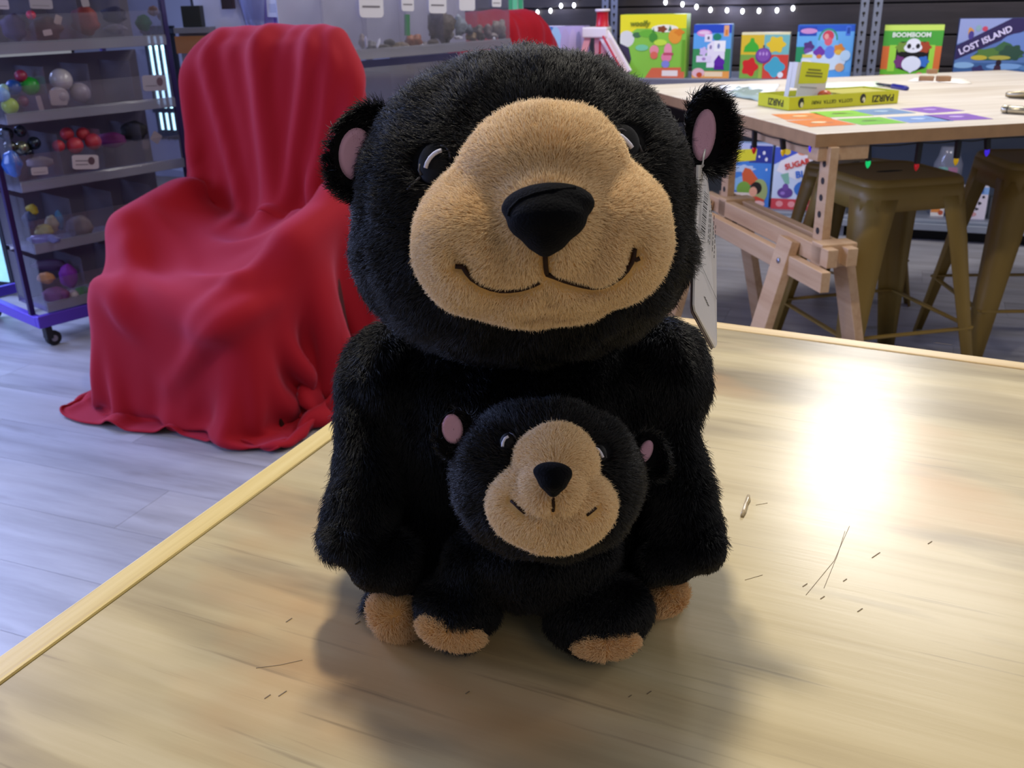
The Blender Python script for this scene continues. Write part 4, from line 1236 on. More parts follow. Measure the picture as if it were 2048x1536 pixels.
o = part('green_strip', MB().box((-.012, 0, -.035), (.012, .004, .035)), pm('green_card', '#12883c', .5), None)
o.matrix_basis = RM @ Matrix.Translation(q) @ Matrix.Rotation(math.radians(4), 4, 'Y')
tag(o, 'green card strip standing in the second rock compartment', 'card')

# pale hanging bags and boxes behind the chair back
HM = frame((0, 3.75, 0), 0)


def hpt(px, py, y=0.0):
    return plane_hit(px, py, HM, y)


hangers = [
    ('hanging_bag', [(458, -60), (530, -60), (528, 56), (492, 56)], '#7478a4', 'slate blue hanging bag over the red chair back', .02),
    ('hanging_bag', [(524, -60), (582, -60), (580, 60), (527, 60)], '#9a8cc8', 'lilac hanging bag with a purple stripe and white paper tag', .06),
    ('hanging_bag', [(585, -60), (645, -60), (640, 62), (584, 62)], '#6a78ac', 'blue-grey hanging bag with a crooked white paper tag', .05),
    ('hanging_bag', [(638, -60), (690, -60), (690, 70), (636, 70)], '#b0b090', 'pale yellow hanging bag next to the clear bins', .09),
    ('hanging_bag', [(684, -60), (716, -60), (718, 75), (688, 75)], '#9ab4c4', 'pale teal hanging bag right beside the clear bins', .11),
    ('white_board', [(376, -60), (478, -60), (492, 60), (396, 62)], '#d4d6ea', 'white display board above the red chair shoulder', .10)]
rail_z = hpt(560, -60).z + .01
hr = thing('display_rail', 'dark rail from which the pale bags hang above the picture edge', 'rail', HM)
xl, xr = hpt(370, 0).x, hpt(722, 0).x
part('rail_bar', MB().tube([(xl, .06, rail_z + .012), (xr, .06, rail_z + .012)], .008, 10), m_steel, hr, smooth=True)
for x in (xl, xr):
    part('rail_post', MB().box((x - .012, .10, 0), (x + .012, .125, rail_z + .02)).box((x - .008, .05, rail_z + .004), (x + .008, .125, rail_z + .02)), m_steel_dk, hr)
for nm, pts, col, l, y in hangers:
    P = [hpt(x, yy, y) for x, yy in pts]
    n, m_ = 8, 6
    mb = MB()
    vs = []
    for s_ in (0, 1):
        for i in range(n + 1):
            for j in range(m_ + 1):
                a = P[0].lerp(P[1], i / n)
                b_ = P[3].lerp(P[2], i / n)
                p = a.lerp(b_, j / m_)
                bulge = .002 if nm == 'white_board' else .004 + .016 * math.sin(PI * i / n) * math.sin(PI * (j + .3) / (m_ + .6)) + .003 * math.sin(i * 2.3 + j)
                p.y += bulge * (-1 if s_ == 0 else 1) * .8
                vs.append(p)
    o_ = (n + 1) * (m_ + 1)
    fs = []
    for i in range(n):
        for j in range(m_):
            a_ = i * (m_ + 1) + j
            f = (a_, a_ + 1, a_ + m_ + 2, a_ + m_ + 1)
            fs += [f, tuple(o_ + k for k in f[::-1])]
    for i in range(n):
        for j in (0, m_):
            a_ = i * (m_ + 1) + j
            fs.append((a_, a_ + m_ + 1, o_ + a_ + m_ + 1, o_ + a_))
    for j in range(m_):
        for i in (0, n):
            a_ = i * (m_ + 1) + j
            fs.append((a_, a_ + 1, o_ + a_ + 1, o_ + a_))
    mb.add(vs, fs)
    t = thing(nm, l, 'board' if nm == 'white_board' else 'bag', HM)
    part('pouch' if nm != 'white_board' else 'panel', mb, pm('hang_' + col[1:], col, .4), t, smooth=nm != 'white_board')
    xs = (P[0].x + P[1].x) / 2
    part('hook', MB().tube([(xs, y, P[0].z - .004), (xs, y * .6 + .03, rail_z + .004), (xs, .06, rail_z + .024)], .002, 6), m_steel, t)
    if 'paper tag' in l:
        tp = [(533, 0), (562, 0), (561, 35), (535, 34)] if 'lilac' in l else [(603, 0), (634, 0), (635, 50), (606, 45)]
        q = [hpt(x, yy, y - .026) for x, yy in tp]
        ex = .05
        q[0].z += ex
        q[1].z += ex
        tg = part('paper_tag', MB().add([p for p in q] + [p + Vector((0, .0006, 0)) for p in q], [(3, 2, 1, 0), (4, 5, 6, 7), (0, 1, 5, 4), (1, 2, 6, 5), (2, 3, 7, 6), (3, 0, 4, 7)]), pm('tag_paper', '#dfe4fb', .6), t, label='white paper tag')
        wd = (q[2] - q[3]).length
        printed(tg, wd, wd, [('r', .2, .35 + .13 * i, .8, .39 + .13 * i, '#9aa4cc') for i in range(6)] + ([('b', .5, .97, .16, .10, 3, '#3a4466')] if 'crooked' in l else []), M=Matrix.Translation((q[3].x, q[3].y - .0006, q[3].z)), name='tag_print')
    if 'stripe' in l:
        a, b = hpt(547, 33, y - .0215), hpt(553, 58, y - .0215)
        part('purple_stripe', MB().box((a.x, a.y, b.z), (b.x, a.y + .003, a.z)), pm('stripe_purple', '#5a3c9a', .4), t)
for nm, pts, col, l, y in (('dark_box', [(360, 12), (400, 12), (404, 54), (366, 54)], '#15180f', 'dark green-black box on the stand at the cart corner', .02), ('maroon_box', [(437, -30), (466, -30), (465, 18), (441, 18)], '#281018', 'dark maroon box in front of the white display board', .04)):
    a, b = hpt(*pts[0], y), hpt(*pts[2], y)
    t = thing(nm, l, 'box', HM)
    part('carton', MB().box((a.x, y, b.z), (b.x, y + .05, a.z)), pm('box_' + col[1:], col, .5), t, bevel=.002)
    if nm == 'dark_box':
        pb = thing('shelf_stand', 'grey stand with an orange strip under the dark green-black box', 'stand', HM)
        part('stand_top', MB().box((a.x - .03, y - .02, b.z - .02), (b.x + .03, y + .07, b.z - .0005)), pm('stand_grey', '#7a7a80', .5), pb)
        part('stand_strip', MB().box((a.x - .03, y - .022, b.z - .09), (b.x + .03, y - .02, b.z - .03)), pm('stand_orange', '#a06a3a', .5), pb)
        part('stand_post', MB().box((a.x - .02, y, 0), (b.x + .02, y + .05, b.z - .02)), pm('stand_grey', '#7a7a80', .5), pb)
    else:
        part('hook', MB().tube([((a.x + b.x) / 2, y + .02, a.z - .003), ((a.x + b.x) / 2, .055, rail_z + .024)], .002, 6), m_steel, t)
# tall green plastic panel by the wall
gp = thing('ribbed_sheet', 'tall ribbed green plastic panel behind the clear bins', 'panel', frame((0, 5.15, 0), -21))
gx0, gx1 = plane_hit(1016, 15, frame((0, 5.15, 0), -21), 0).x, plane_hit(1046, 15, frame((0, 5.15, 0), -21), 0).x
for i in range(3):
    a_ = gx0 + (gx1 - gx0) * i / 3
    part('rib', MB().box((a_ + .002, -.006 if i % 2 else 0, 0), (a_ + (gx1 - gx0) / 3 - .002, .01, 1.4)), pm('green_plastic_%d' % (i % 2), ['#2f9a52', '#5fc07c'][i % 2], .35), gp)

# ================================================================ RED-DRAPED CHAIRS (cloth settled on a real armchair form)
m_red = pm('red_fleece', '#98081b', .85, spec=.25, sheen=.22, sheen_tint=(1.0, .35, .6, 1))
_rt = m_red.node_tree
_b = _rt.nodes['Principled BSDF']
_b.inputs['Sheen Roughness'].default_value = .45
_tc = _rt.nodes.new('ShaderNodeTexCoord')
_n = _rt.nodes.new('ShaderNodeTexNoise')
_n.inputs['Scale'].default_value = 420
_n.inputs['Detail'].default_value = 3
_rt.links.new(_tc.outputs['Object'], _n.inputs['Vector'])
_bp = _rt.nodes.new('ShaderNodeBump')
_bp.inputs['Strength'].default_value = .25
_bp.inputs['Distance'].default_value = .002
_rt.links.new(_n.outputs['Fac'], _bp.inputs['Height'])
_rt.links.new(_bp.outputs[0], _b.inputs['Normal'])

# armchair form: rounded boxes (centre, half sizes, radius, tilt about X)
FORM = [((.01, -.03, .19), (.275, .30, .20), .06, 0.0),
        ((-.275, .06, .29), (.045, .18, .275), .042, .18),
        ((.30, .06, .29), (.05, .18, .275), .045, .18),
        ((-.01, .275, .625), (.285, .05, .375), .045, -.16)]


def sdf_push(X, margin, forms):
    """push points out of the rounded boxes; returns points and a contact mask"""
    hit = np.zeros(len(X), bool)
    for c, h, r, tl in forms:
        ca_, sa_ = math.cos(tl), math.sin(tl)
        Rm = np.array([[1, 0, 0], [0, ca_, -sa_], [0, sa_, ca_]])
        L = (X - np.array(c)) @ Rm
        hh = np.array(h) - r
        q = np.abs(L) - hh
        out = np.maximum(q, 0)
        dl = np.linalg.norm(out, axis=1)
        ins = np.minimum(q.max(1), 0)
        d = dl + ins - r - margin
        m = d < 0
        if not m.any():
            continue
        g = np.zeros((m.sum(), 3))
        o_, dd, qq, LL = out[m], dl[m], q[m], L[m]
        f = dd > 1e-9
        g[f] = o_[f] / dd[f, None] * np.sign(LL[f])
        k = qq[~f].argmax(1)
        gi = np.zeros(((~f).sum(), 3))
        gi[np.arange(len(k)), k] = np.sign(LL[~f][np.arange(len(k)), k])
        g[~f] = gi
        X[m] += (-d[m, None] * g) @ Rm.T
        hit |= m
    return X, hit


def folds(P, u, s, cum):
    """hanging folds of the heavy fleece, along the cloth's own normal: ridges down the back, crumples on the seat, pleats at the sides"""
    N = np.cross(np.gradient(P, axis=0), np.gradient(P, axis=1))
    N /= np.linalg.norm(N, axis=2, keepdims=True) + 1e-9
    U, S_ = np.meshgrid(u, s, indexing='ij')
    D = np.zeros_like(U)
    t = np.clip((S_ - cum[3]) / (cum[5] - cum[3] + .04), 0, 1)
    back = np.clip((S_ - cum[3] + .03) / .08, 0, 1) * np.clip((cum[6] - S_) / .10, 0, 1)
    for a0, a1, wd, h, c in ((-.80, -.16, .017, .021, .35), (-1.02, -.78, .022, .022, .2), (-.52, -.02, .016, .007, .5), (-.18, .05, .013, .008, .4), (-.06, .18, .030, .026, .15), (.34, .20, .013, .008, -.4), (.66, .24, .024, .024, -.3), (.86, .52, .017, .017, -.15), (1.10, .95, .03, .024, -.2)):
        cx = .30 * (a1 + (a0 - a1) * t + c * t * (1 - t) * .6)
        D += h * np.exp(-((U - cx) / wd) ** 2) * back * np.clip(1.25 - .25 * t, 0, 1)
    seat = np.clip((S_ - cum[2]) / .06, 0, 1) * np.clip((cum[3] - S_) / .10, 0, 1) * np.clip((.26 - np.abs(U)) / .06, 0, 1)
    ph = S_ * 46 + U * 22 + 1.6 * np.sin(U * 14 + 1) + .8 * np.sin(S_ * 31)
    D += seat * .011 * np.maximum(0, np.sin(ph)) ** 1.5 * (1 + .6 * np.sin(U * 19 + S_ * 8))
    for u0, u1, s0, s1, h, wd in ((.30, .02, cum[2] + .16, cum[1] - .02, .022, .022), (-.26, -.05, cum[2] + .34, cum[2] + .05, .012, .016), (.27, .10, cum[2] + .30, cum[2] + .02, .014, .016)):
        dx, dy = u1 - u0, s1 - s0
        k = np.clip(((U - u0) * dx + (S_ - s0) * dy) / (dx * dx + dy * dy), 0, 1)
        d2 = (U - u0 - k * dx) ** 2 + (S_ - s0 - k * dy) ** 2
        D += h * np.exp(-d2 / wd ** 2) * np.sin(PI * np.clip(k, .08, .95)) ** .5
    side = np.clip((U - .36) / .10, 0, 1) * np.clip((cum[5] - S_) / .12, 0, 1) * np.clip((U - .30) / .5, 0, 1)
    D += side * .040 * np.sin(S_ * 34 + U * 5 + 1.2 * np.sin(S_ * 13))
    sl = np.clip((-U - .36) / .10, 0, 1) * np.clip((-U - .30) / .5, 0, 1)
    D += sl * .022 * np.sin(S_ * 25 + 1)
    skirt = np.clip((cum[1] + .02 - S_) / .25, 0, 1) * np.clip((.40 - np.abs(U)) / .1, 0, 1)
    D += skirt * (.011 * np.sin(U * 27 + 1.1 * np.sin(U * 9) + .8) + .004 * np.sin(U * 70 + S_ * 6))
    for _ in range(1):
        D[1:-1, 1:-1] = .5 * D[1:-1, 1:-1] + .125 * (D[:-2, 1:-1] + D[2:, 1:-1] + D[1:-1, :-2] + D[1:-1, 2:])
    if N[len(u) // 2, :, 2].mean() < 0:
        N = -N
    R_ = N * (1.9 * D[..., None])
    z = P[..., 2] + R_[..., 2]
    R_[..., 2] += np.maximum(0, .006 - z)
    return R_


def drape(M, name, label, nu=92, nv=124, W=1.95, Lh=2.62, steps=150, iters=9, seed=3):
    rng = np.random.default_rng(seed)
    du_, dv_ = W / (nu - 1), Lh / (nv - 1)
    prof = [(-.40, .0), (-.365, .36), (-.31, .41), (.17, .42), (.235, .60), (.325, 1.0), (.385, 1.03), (.46, .97), (.56, .10)]
    # arc-length table of the lengthwise profile
    seg = [math.dist(a, b) for a, b in zip(prof, prof[1:])]
    cum = np.concatenate([[0], np.cumsum(seg)])
    s = np.linspace(0.10, min(Lh, cum[-1]), nv)
    py = np.interp(s, cum, [p[0] for p in prof])
    pz = np.interp(s, cum, [p[1] for p in prof])
    X = np.zeros((nu, nv, 3))
    u = np.linspace(-W / 2, W / 2, nu)
    for j in range(nv):
        sj = s[j]
        au = np.abs(u)
        sg = np.sign(u)
        if sj < cum[2]:                       # front skirt: wraps round the arm fronts
            half = .36
            x = np.where(au < half, u, sg * (half + .02))
            y = np.where(au < half, py[j], py[j] + (au - half) * .9)
            z = np.full(nu, pz[j])
            up_ = np.clip((au - .24) / .05, 0, 1)
            z = z + up_ * .05 * (pz[j] / .45) * (au < .45)
        elif sj < cum[4]:                     # seat and arms
            xs = [0, .23, .245, .26, .36, .375, .42]
            zs = [0, 0, .08, .145, .145, .08, -.46]
            ln = np.concatenate([[0], np.cumsum([math.dist(a, b) for a, b in zip(zip(xs, zs), list(zip(xs, zs))[1:])])])
            x = np.interp(au, ln, xs) * sg
            z = pz[j] + np.interp(au, ln, zs) * (1 if pz[j] < .5 else max(0, 1 - (pz[j] - .5) * 4))
            y = np.full(nu, py[j])
        else:                                 # back: hangs down at the sides
            half = .38
            x = np.where(au < half, u * .78, sg * (half * .78 + .03 + .10 * np.clip((au - half) / .5, 0, 1)))
            z = np.where(au < half, pz[j], pz[j] - (au - half) * .85)
            y = np.full(nu, py[j]) + np.clip(au - half, 0, 1) * .10
        X[:, j, 0], X[:, j, 1], X[:, j, 2] = x, y, np.maximum(z, .012)
    X += rng.normal(0, .002, X.shape)
    N = nu * nv
    P = X.copy()
    P0 = X.copy()
    ridge = (s > cum[5] - .03) & (s < cum[7] + .02)
    V = np.zeros_like(X)

    def solve(a, b, rest, k):
        d = b - a
        l = np.linalg.norm(d, axis=-1, keepdims=True) + 1e-9
        c = d * (k * .5 * (1 - rest / l))
        a += c
        b -= c
    dg = math.hypot(du_, dv_)
    dt = .016
    tuck = np.abs(s - (cum[3] + .02)) < .05   # row pushed into the seat-back crease
    midu = np.abs(u) < .26
    for st_ in range(steps):
        V[..., 2] -= 9.8 * dt * .55
        V *= .94
        Q = P + V * dt
        if st_ < steps * .75:
            f = np.ix_(midu, tuck)
            Q[f] += (np.stack(np.broadcast_arrays(u[midu][:, None] * .62, np.full((1, tuck.sum()), .185), np.full((1, tuck.sum()), .405)), -1) - Q[f]) * .12
        for it in range(iters):
            for o_ in (0, 1):
                solve(Q[o_:-1:2], Q[o_ + 1::2], du_, 1.0) if (nu - o_) % 2 == 0 else solve(Q[o_:-1:2], Q[o_ + 1::2][:len(Q[o_:-1:2])], du_, 1.0)
                a_, b_ = Q[:, o_:-1:2], Q[:, o_ + 1::2]
                solve(a_, b_, dv_, 1.0)
            solve(Q[:-1, :-1], Q[1:, 1:], dg, .12)
            solve(Q[1:, :-1], Q[:-1, 1:], dg, .12)
            if it % 3 == 0:
                solve(Q[:-3], Q[3:], 3 * du_, .012)
                solve(Q[:, :-3], Q[:, 3:], 3 * dv_, .012)
            if it % 2 == 0 or it == iters - 1:
                F = Q.reshape(N, 3)
                F, hit = sdf_push(F, .008, FORM)
                fl_ = F[:, 2] < .006
                F[fl_, 2] = .006
                hit |= fl_
                Q = F.reshape(nu, nv, 3)
        h_ = hit.reshape(nu, nv)
        dq = Q - P
        dq[h_] *= .45
        Q = P + dq
        f = np.ix_(np.abs(u) < .30, ridge)
        Q[f] += (P0[f] - Q[f]) * .6
        Vn = (Q - P) / dt
        Vn[h_] *= .35
        sp = np.linalg.norm(Vn, axis=-1, keepdims=True)
        Vn *= np.minimum(1, 2.5 / (sp + 1e-9))
        V = Vn
        P = Q
    # light smoothing
    for _ in range(2):
        S = P.copy()
        S[1:-1, 1:-1] = (P[:-2, 1:-1] + P[2:, 1:-1] + P[1:-1, :-2] + P[1:-1, 2:]) / 4
        P = P * .5 + S * .5
    P = P + folds(P, u, s, cum)
    me = bpy.data.meshes.new(name)
    idx = np.arange(N).reshape(nu, nv)
    fa = np.stack([idx[:-1, :-1], idx[1:, :-1], idx[1:, 1:], idx[:-1, 1:]], -1).reshape(-1, 4)
    me.from_pydata(P.reshape(N, 3).tolist(), [], fa.tolist())
    me.update()
    me.materials.append(m_red)
    me.polygons.foreach_set('use_smooth', [True] * len(me.polygons))
    o = link(bpy.data.objects.new(name, me))
    sb = o.modifiers.new('smooth_weave', 'SUBSURF')
    sb.levels = sb.render_levels = 1
    so = o.modifiers.new('thickness', 'SOLIDIFY')
    so.thickness = .004
    so.offset = 1
    o.matrix_basis = M
    tag(o, label, 'cloth')
    return o


def armchair(M, label):
    t = thing('armchair', label, 'armchair', M)
    m_up = pm('armchair_fabric', '#4a1418', .8)
    for nm, (c, h, r, tl) in zip(('seat', 'arm', 'arm', 'backrest'), FORM):
        z0 = .03 if nm != 'backrest' else None
        lo_, hi_ = [-h[0], -h[1], -h[2]], [h[0], h[1], h[2]]
        mb = MB()
        Mx = Matrix.Translation(c) @ Matrix.Rotation(tl, 4, 'X')
        if nm != 'backrest':
            lo_[2] = .05 - c[2]
        s_ = .88
        mb.box([x * s_ for x in lo_], [x * s_ for x in hi_], Mx)
        part(nm, mb, m_up, t, bevel=.035)
    for sx in (-1, 1):
        for y in (-.24, .22):
            part('leg', MB().bar((sx * .28, y, .06), (sx * .28, y, 0), .04, .04), pm('leg_dark', '#20140f', .5), t)
    return t


CHM = frame((-.815, 2.72, 0), -22)
drp = drape(CHM, 'red_drape', 'bright red fleece cloth draped over the armchair beside the purple cart')
arm = armchair(CHM, 'dark upholstered armchair hidden beneath the bright red drape')
CH2 = frame((.20, 4.50, 0), 40)
d2 = drp.copy()
link(d2)
d2.matrix_basis = CH2
tag(d2, 'second red drape, only its rounded back showing past the clear rock bins', 'cloth')
copy_tree(arm, CH2, 'second dark armchair hidden under the farther red drape')

# ================================================================ THE TWO PLUSH BEARS
dgc = bpy.context.evaluated_depsgraph_get


def pblob(mb, px, py, Y, rx, ry, d, rot=0.0):
    """ellipsoid whose outline, seen from the photograph's place, spans rx x ry pixels; d = its depth radius in metres"""
    c = at(px, py, Y)
    k = camdepth(c) / FPX
    a = math.radians(rot)
    X = (RIGHT * math.cos(a) + UP * math.sin(a)) * (rx * k)
    Z = (UP * math.cos(a) - RIGHT * math.sin(a)) * (ry * k)
    mb.ell(c, (X, FWD * d, Z), 32, 20)
    return c


def chain(mb, pts):
    """soft limb: overlapping balls between (px, py, Y, r_px) stations"""
    st_ = [(at(x, y, Y), r * camdepth(at(x, y, Y)) / FPX) for x, y, Y, r in pts]
    for (p, r), (q, s_) in zip(st_, st_[1:]):
        n = max(2, int((q - p).length / (min(r, s_) * .35)))
        for i in range(n + 1):
            t = i / n
            rr = r + (s_ - r) * t
            mb.ell(p.lerp(q, t), (rr, rr, rr), 20, 14)


def fuse(mb, voxel, smooth, zmin=None):
    """weld overlapping soft forms into one continuous skin; returns verts, faces in world space"""
    me = bpy.data.meshes.new('soft_form')
    me.from_pydata(mb.v, [], mb.f)
    o = link(bpy.data.objects.new('soft_form', me))
    r = o.modifiers.new('r', 'REMESH')
    r.mode, r.voxel_size = 'VOXEL', voxel
    s_ = o.modifiers.new('s', 'SMOOTH')
    s_.factor, s_.iterations = .5, smooth
    bpy.context.view_layer.update()
    m2 = bpy.data.meshes.new_from_object(o.evaluated_get(dgc()))
    n = len(m2.vertices)
    V = np.zeros(n * 3)
    m2.vertices.foreach_get('co', V)
    V = V.reshape(-1, 3)
    F = [tuple(p.vertices) for p in m2.polygons]
    bpy.data.objects.remove(o)
    bpy.data.meshes.remove(me)
    bpy.data.meshes.remove(m2)
    if zmin is not None:
        V[:, 2] = np.maximum(V[:, 2], zmin)
    return V, F


def skin(name, V, F, mat, parent, label=None):
    mb = MB()
    mb.v, mb.f, mb.c = [tuple(v) for v in V], F, [None] * len(V)
    return part(name, mb, mat, parent, smooth=True, world=True, label=label)


def fur(src, V, F, mat, dens, length, radius, comb, seed=1, lay=1.0, keep=None, jit=.35, clump=.35, name='fur', back=.35, tip=.25, lfun=None):
    """hair strands grown from a skin (world arrays), combed by comb(P, N) and parented to the skin object"""
    rng = np.random.default_rng(seed)
    V = np.asarray(V)
    T_ = np.array([(f[0], f[i], f[i + 1]) for f in F for i in range(1, len(f) - 1)])
    A_, B_, C_ = V[T_[:, 0]], V[T_[:, 1]], V[T_[:, 2]]
    cr = np.cross(B_ - A_, C_ - A_)
    ar = np.linalg.norm(cr, axis=1) / 2
    VN = np.zeros_like(V)
    for k in range(3):
        np.add.at(VN, T_[:, k], cr)
    VN /= np.linalg.norm(VN, axis=1, keepdims=True) + 1e-12
    n = int(ar.sum() * dens)
    t = rng.choice(len(T_), n, p=ar / ar.sum())
    u, v = rng.random(n), rng.random(n)
    f = u + v > 1
    u[f], v[f] = 1 - u[f], 1 - v[f]
    w_ = 1 - u - v
    P = A_[t] * w_[:, None] + B_[t] * u[:, None] + C_[t] * v[:, None]
    N = VN[T_[t, 0]] * w_[:, None] + VN[T_[t, 1]] * u[:, None] + VN[T_[t, 2]] * v[:, None]
    N /= np.linalg.norm(N, axis=1, keepdims=True) + 1e-12
    # thinner on the far side, which no view from near the photograph shows
    keepm = (N[:, 1] < .45) | (rng.random(n) < back)
    if keep is not None:
        keepm &= keep(P, N, rng)
    P, N = P[keepm], N[keepm]
    n = len(P)
    Tn = comb(P, N)
    Tn = Tn - N * (Tn * N).sum(1, keepdims=True)
    Tn /= np.linalg.norm(Tn, axis=1, keepdims=True) + 1e-9
    # tufts: smooth swirl of the comb direction plus single-hair jitter
    ph = P * 1.0
    sw = np.stack([np.sin(ph[:, 0] * 210 + 1.3 * np.sin(ph[:, 2] * 170) + seed), np.sin(ph[:, 1] * 190 + 1.7 * np.sin(ph[:, 0] * 150) + 2 + seed), np.sin(ph[:, 2] * 230 + 1.5 * np.sin(ph[:, 1] * 160) + 4 + seed)], 1)
    D = Tn * lay + sw * clump + rng.normal(0, jit, (n, 3))
    D = D - N * np.minimum((D * N).sum(1, keepdims=True), 0)
    ln = length * (.65 + .6 * rng.random(n)) * (1 + .15 * sw[:, 0])
    if lfun is not None:
        ln = ln * lfun(P, N)
    up_ = N * .75
    pts = np.zeros((n, 4, 3), np.float32)
    cur = P - N * .0006
    pts[:, 0] = cur
    for k in range(1, 4):
        d = up_ * (1.25 - .36 * k) + D * (.28 + .26 * k)
        d /= np.linalg.norm(d, axis=1, keepdims=True) + 1e-9
        cur = cur + d * (ln / 3)[:, None]
        pts[:, k] = cur
    Mi = np.array(world_matrix(src).inverted())
    pl = pts.reshape(-1, 3) @ Mi[:3, :3].T + Mi[:3, 3]
    hc = bpy.data.hair_curves.new(name)
    hc.add_curves([4] * n)
    hc.position_data.foreach_set('vector', pl.astype(np.float32).ravel())
    ra = hc.attributes.get('radius') or hc.attributes.new('radius', 'FLOAT', 'POINT')
    rr = np.tile(np.array([1, .9, .65, tip], np.float32) * radius, n) * np.repeat(rng.uniform(.8, 1.25, n).astype(np.float32), 4)
    ra.data.foreach_set('value', rr)
    hc.materials.append(mat)
    o = link(bpy.data.objects.new(name, hc))
    o.parent = src
    o['kind'] = 'stuff'
    return o


def hairmat(name, col, rough, spec, hue=.0, tip=None):
    m = bpy.data.materials.new(name)
    m.use_nodes = True
    nt = m.node_tree
    b = nt.nodes['Principled BSDF']
    hi = nt.nodes.new('ShaderNodeHairInfo')
    mr = nt.nodes.new('ShaderNodeValToRGB')
    c = lin(col)
    e = mr.color_ramp.elements
    e[0].color = tuple(x * (1 - hue) for x in c[:3]) + (1,)
    e[1].color = tuple(min(1, x * (1 + hue)) for x in c[:3]) + (1,)
    nt.links.new(hi.outputs['Random'], mr.inputs[0])
    out = mr.outputs[0]
    if tip:
        mx = nt.nodes.new('ShaderNodeMix')
        mx.data_type = 'RGBA'
        nt.links.new(hi.outputs['Intercept'], mx.inputs[0])
        nt.links.new(out, mx.inputs[6])
        mx.inputs[7].default_value = lin(tip)
        out = mx.outputs[2]
    nt.links.new(out, b.inputs['Base Color'])
    b.inputs['Roughness'].default_value = rough
    b.inputs['Specular IOR Level'].default_value = spec
    return m


h_black = hairmat('black_fur', '#07080d', .42, .32, .3)
h_tan = hairmat('tan_fur', '#dfbb86', .75, .15, .10, '#f2d8ae')
h_sole = hairmat('sole_fur', '#dcb380', .8, .15, .12, '#eac596')
h_pink = hairmat('pink_fur', '#cda0b8', .8, .15, .10)
k_black = pm('black_backing', '#08080b', .9, spec=.15)
k_tan = pm('tan_backing', '#cba268', .95, spec=.1)
k_sole = pm('sole_backing', '#c4935a', .95, spec=.1)
k_pink = pm('pink_plush', '#cda0b8', .9, spec=.1, sheen=.4)
k_nose = pm('nose_velour', '#030408', .9, spec=.08, sheen=.02, bump=.3, nscale=900)
k_thread = pm('stitch_thread', '#2a1810', .7, spec=.2)
k_eye = pm('eye_embroidery', '#050508', .6, spec=.25)
k_glint = pm('eye_white_thread', '#d8d8e8', .6)
k_ring = pm('eye_grey_thread', '#3c3a40', .6)


def bvh_of(V, F):
    return BVHTree.FromPolygons([Vector(v) for v in V], F)


def onto(bv, px, py, lift=0.0):
    h = bv.ray_cast(CAM_C, ray(px, py).normalized())
    if h[0] is None:
        return None, None
    return h[0] + h[1] * lift, h[1]


def eye(parent, bv, px, py, r, arcs, name='eye'):
    """embroidered eye lying on the face skin: black disc, white glint arc, faint grey outline arcs"""
    p, n = onto(bv, px, py)
    n = (n - FWD * .35).normalized()
    k = camdepth(p) / FPX
    x = UP.cross(n).normalized()
    y = n.cross(x)
    mb = MB().ell(p + n * .0006, (x * r[0] * k, y * r[1] * k, n * .0020), 24, 14)
    e_ = part(name, mb, k_eye, parent, smooth=True, world=True)
    for nm, mt, rad, lift, pts in arcs:
        P = []
        for ax, ay in pts:
            q, m_ = onto(bv, ax, ay)
            if q is None:
                continue
            P.append(q - ray(ax, ay).normalized() * lift)
        if len(P) > 1:
            part(nm, MB().tube(P, rad, 8), mt, e_, smooth=True, world=True)
    return e_


def nose(parent, blobs, name='nose', seam=None):
    mb = MB()
    for b in blobs:
        pblob(mb, *b)
    V, F = fuse(mb, .0013, 10)
    o = skin(name, V, F, k_nose, parent)
    if seam:
        bv = bvh_of(V, F)
        P = [onto(bv, x, y, .0003)[0] for x, y in seam]
        part('nose_seam', MB().tube([p for p in P if p is not None], .0007, 6), k_nose, o, smooth=True, world=True)
    return o


def dent(V, lines, depth, width):
    """press the skin in along stitched lines (world polylines)"""
    V = V.copy()
    Q = []
    for ln in lines:
        for p, q in zip(ln, ln[1:]):
            for i in range(6):
                Q.append(p.lerp(q, i / 6))
    Q = np.array([tuple(q) for q in Q])
    d = np.full(len(V), 9.)
    for i in range(0, len(Q), 20):
        d = np.minimum(d, np.linalg.norm(V[:, None] - Q[None, i:i + 20], axis=2).min(1))
    f = np.array(FWD)
    V += f[None] * (depth * np.exp(-(d / width) ** 2))[:, None]
    return V, Q


def near_lines(P, Q, r):
    d = np.full(len(P), 9.)
    for i in range(0, len(Q), 20):
        d = np.minimum(d, np.linalg.norm(P[:, None] - Q[None, i:i + 20], axis=2).min(1))
    return d


FU = np.array(FWD)
UPV = np.array(UP)
RIV = np.array(RIGHT)


def comb_from(c, down=.4):
    c = np.array(c)

    def f(P, N):
        d = P - c
        d /= np.linalg.norm(d, axis=1, keepdims=True) + 1e-9
        return d + np.array([0, 0, -down])
    return f


def comb_down(P, N):
    return np.tile(np.array([0.0, -.25, -1.0]), (len(P), 1))


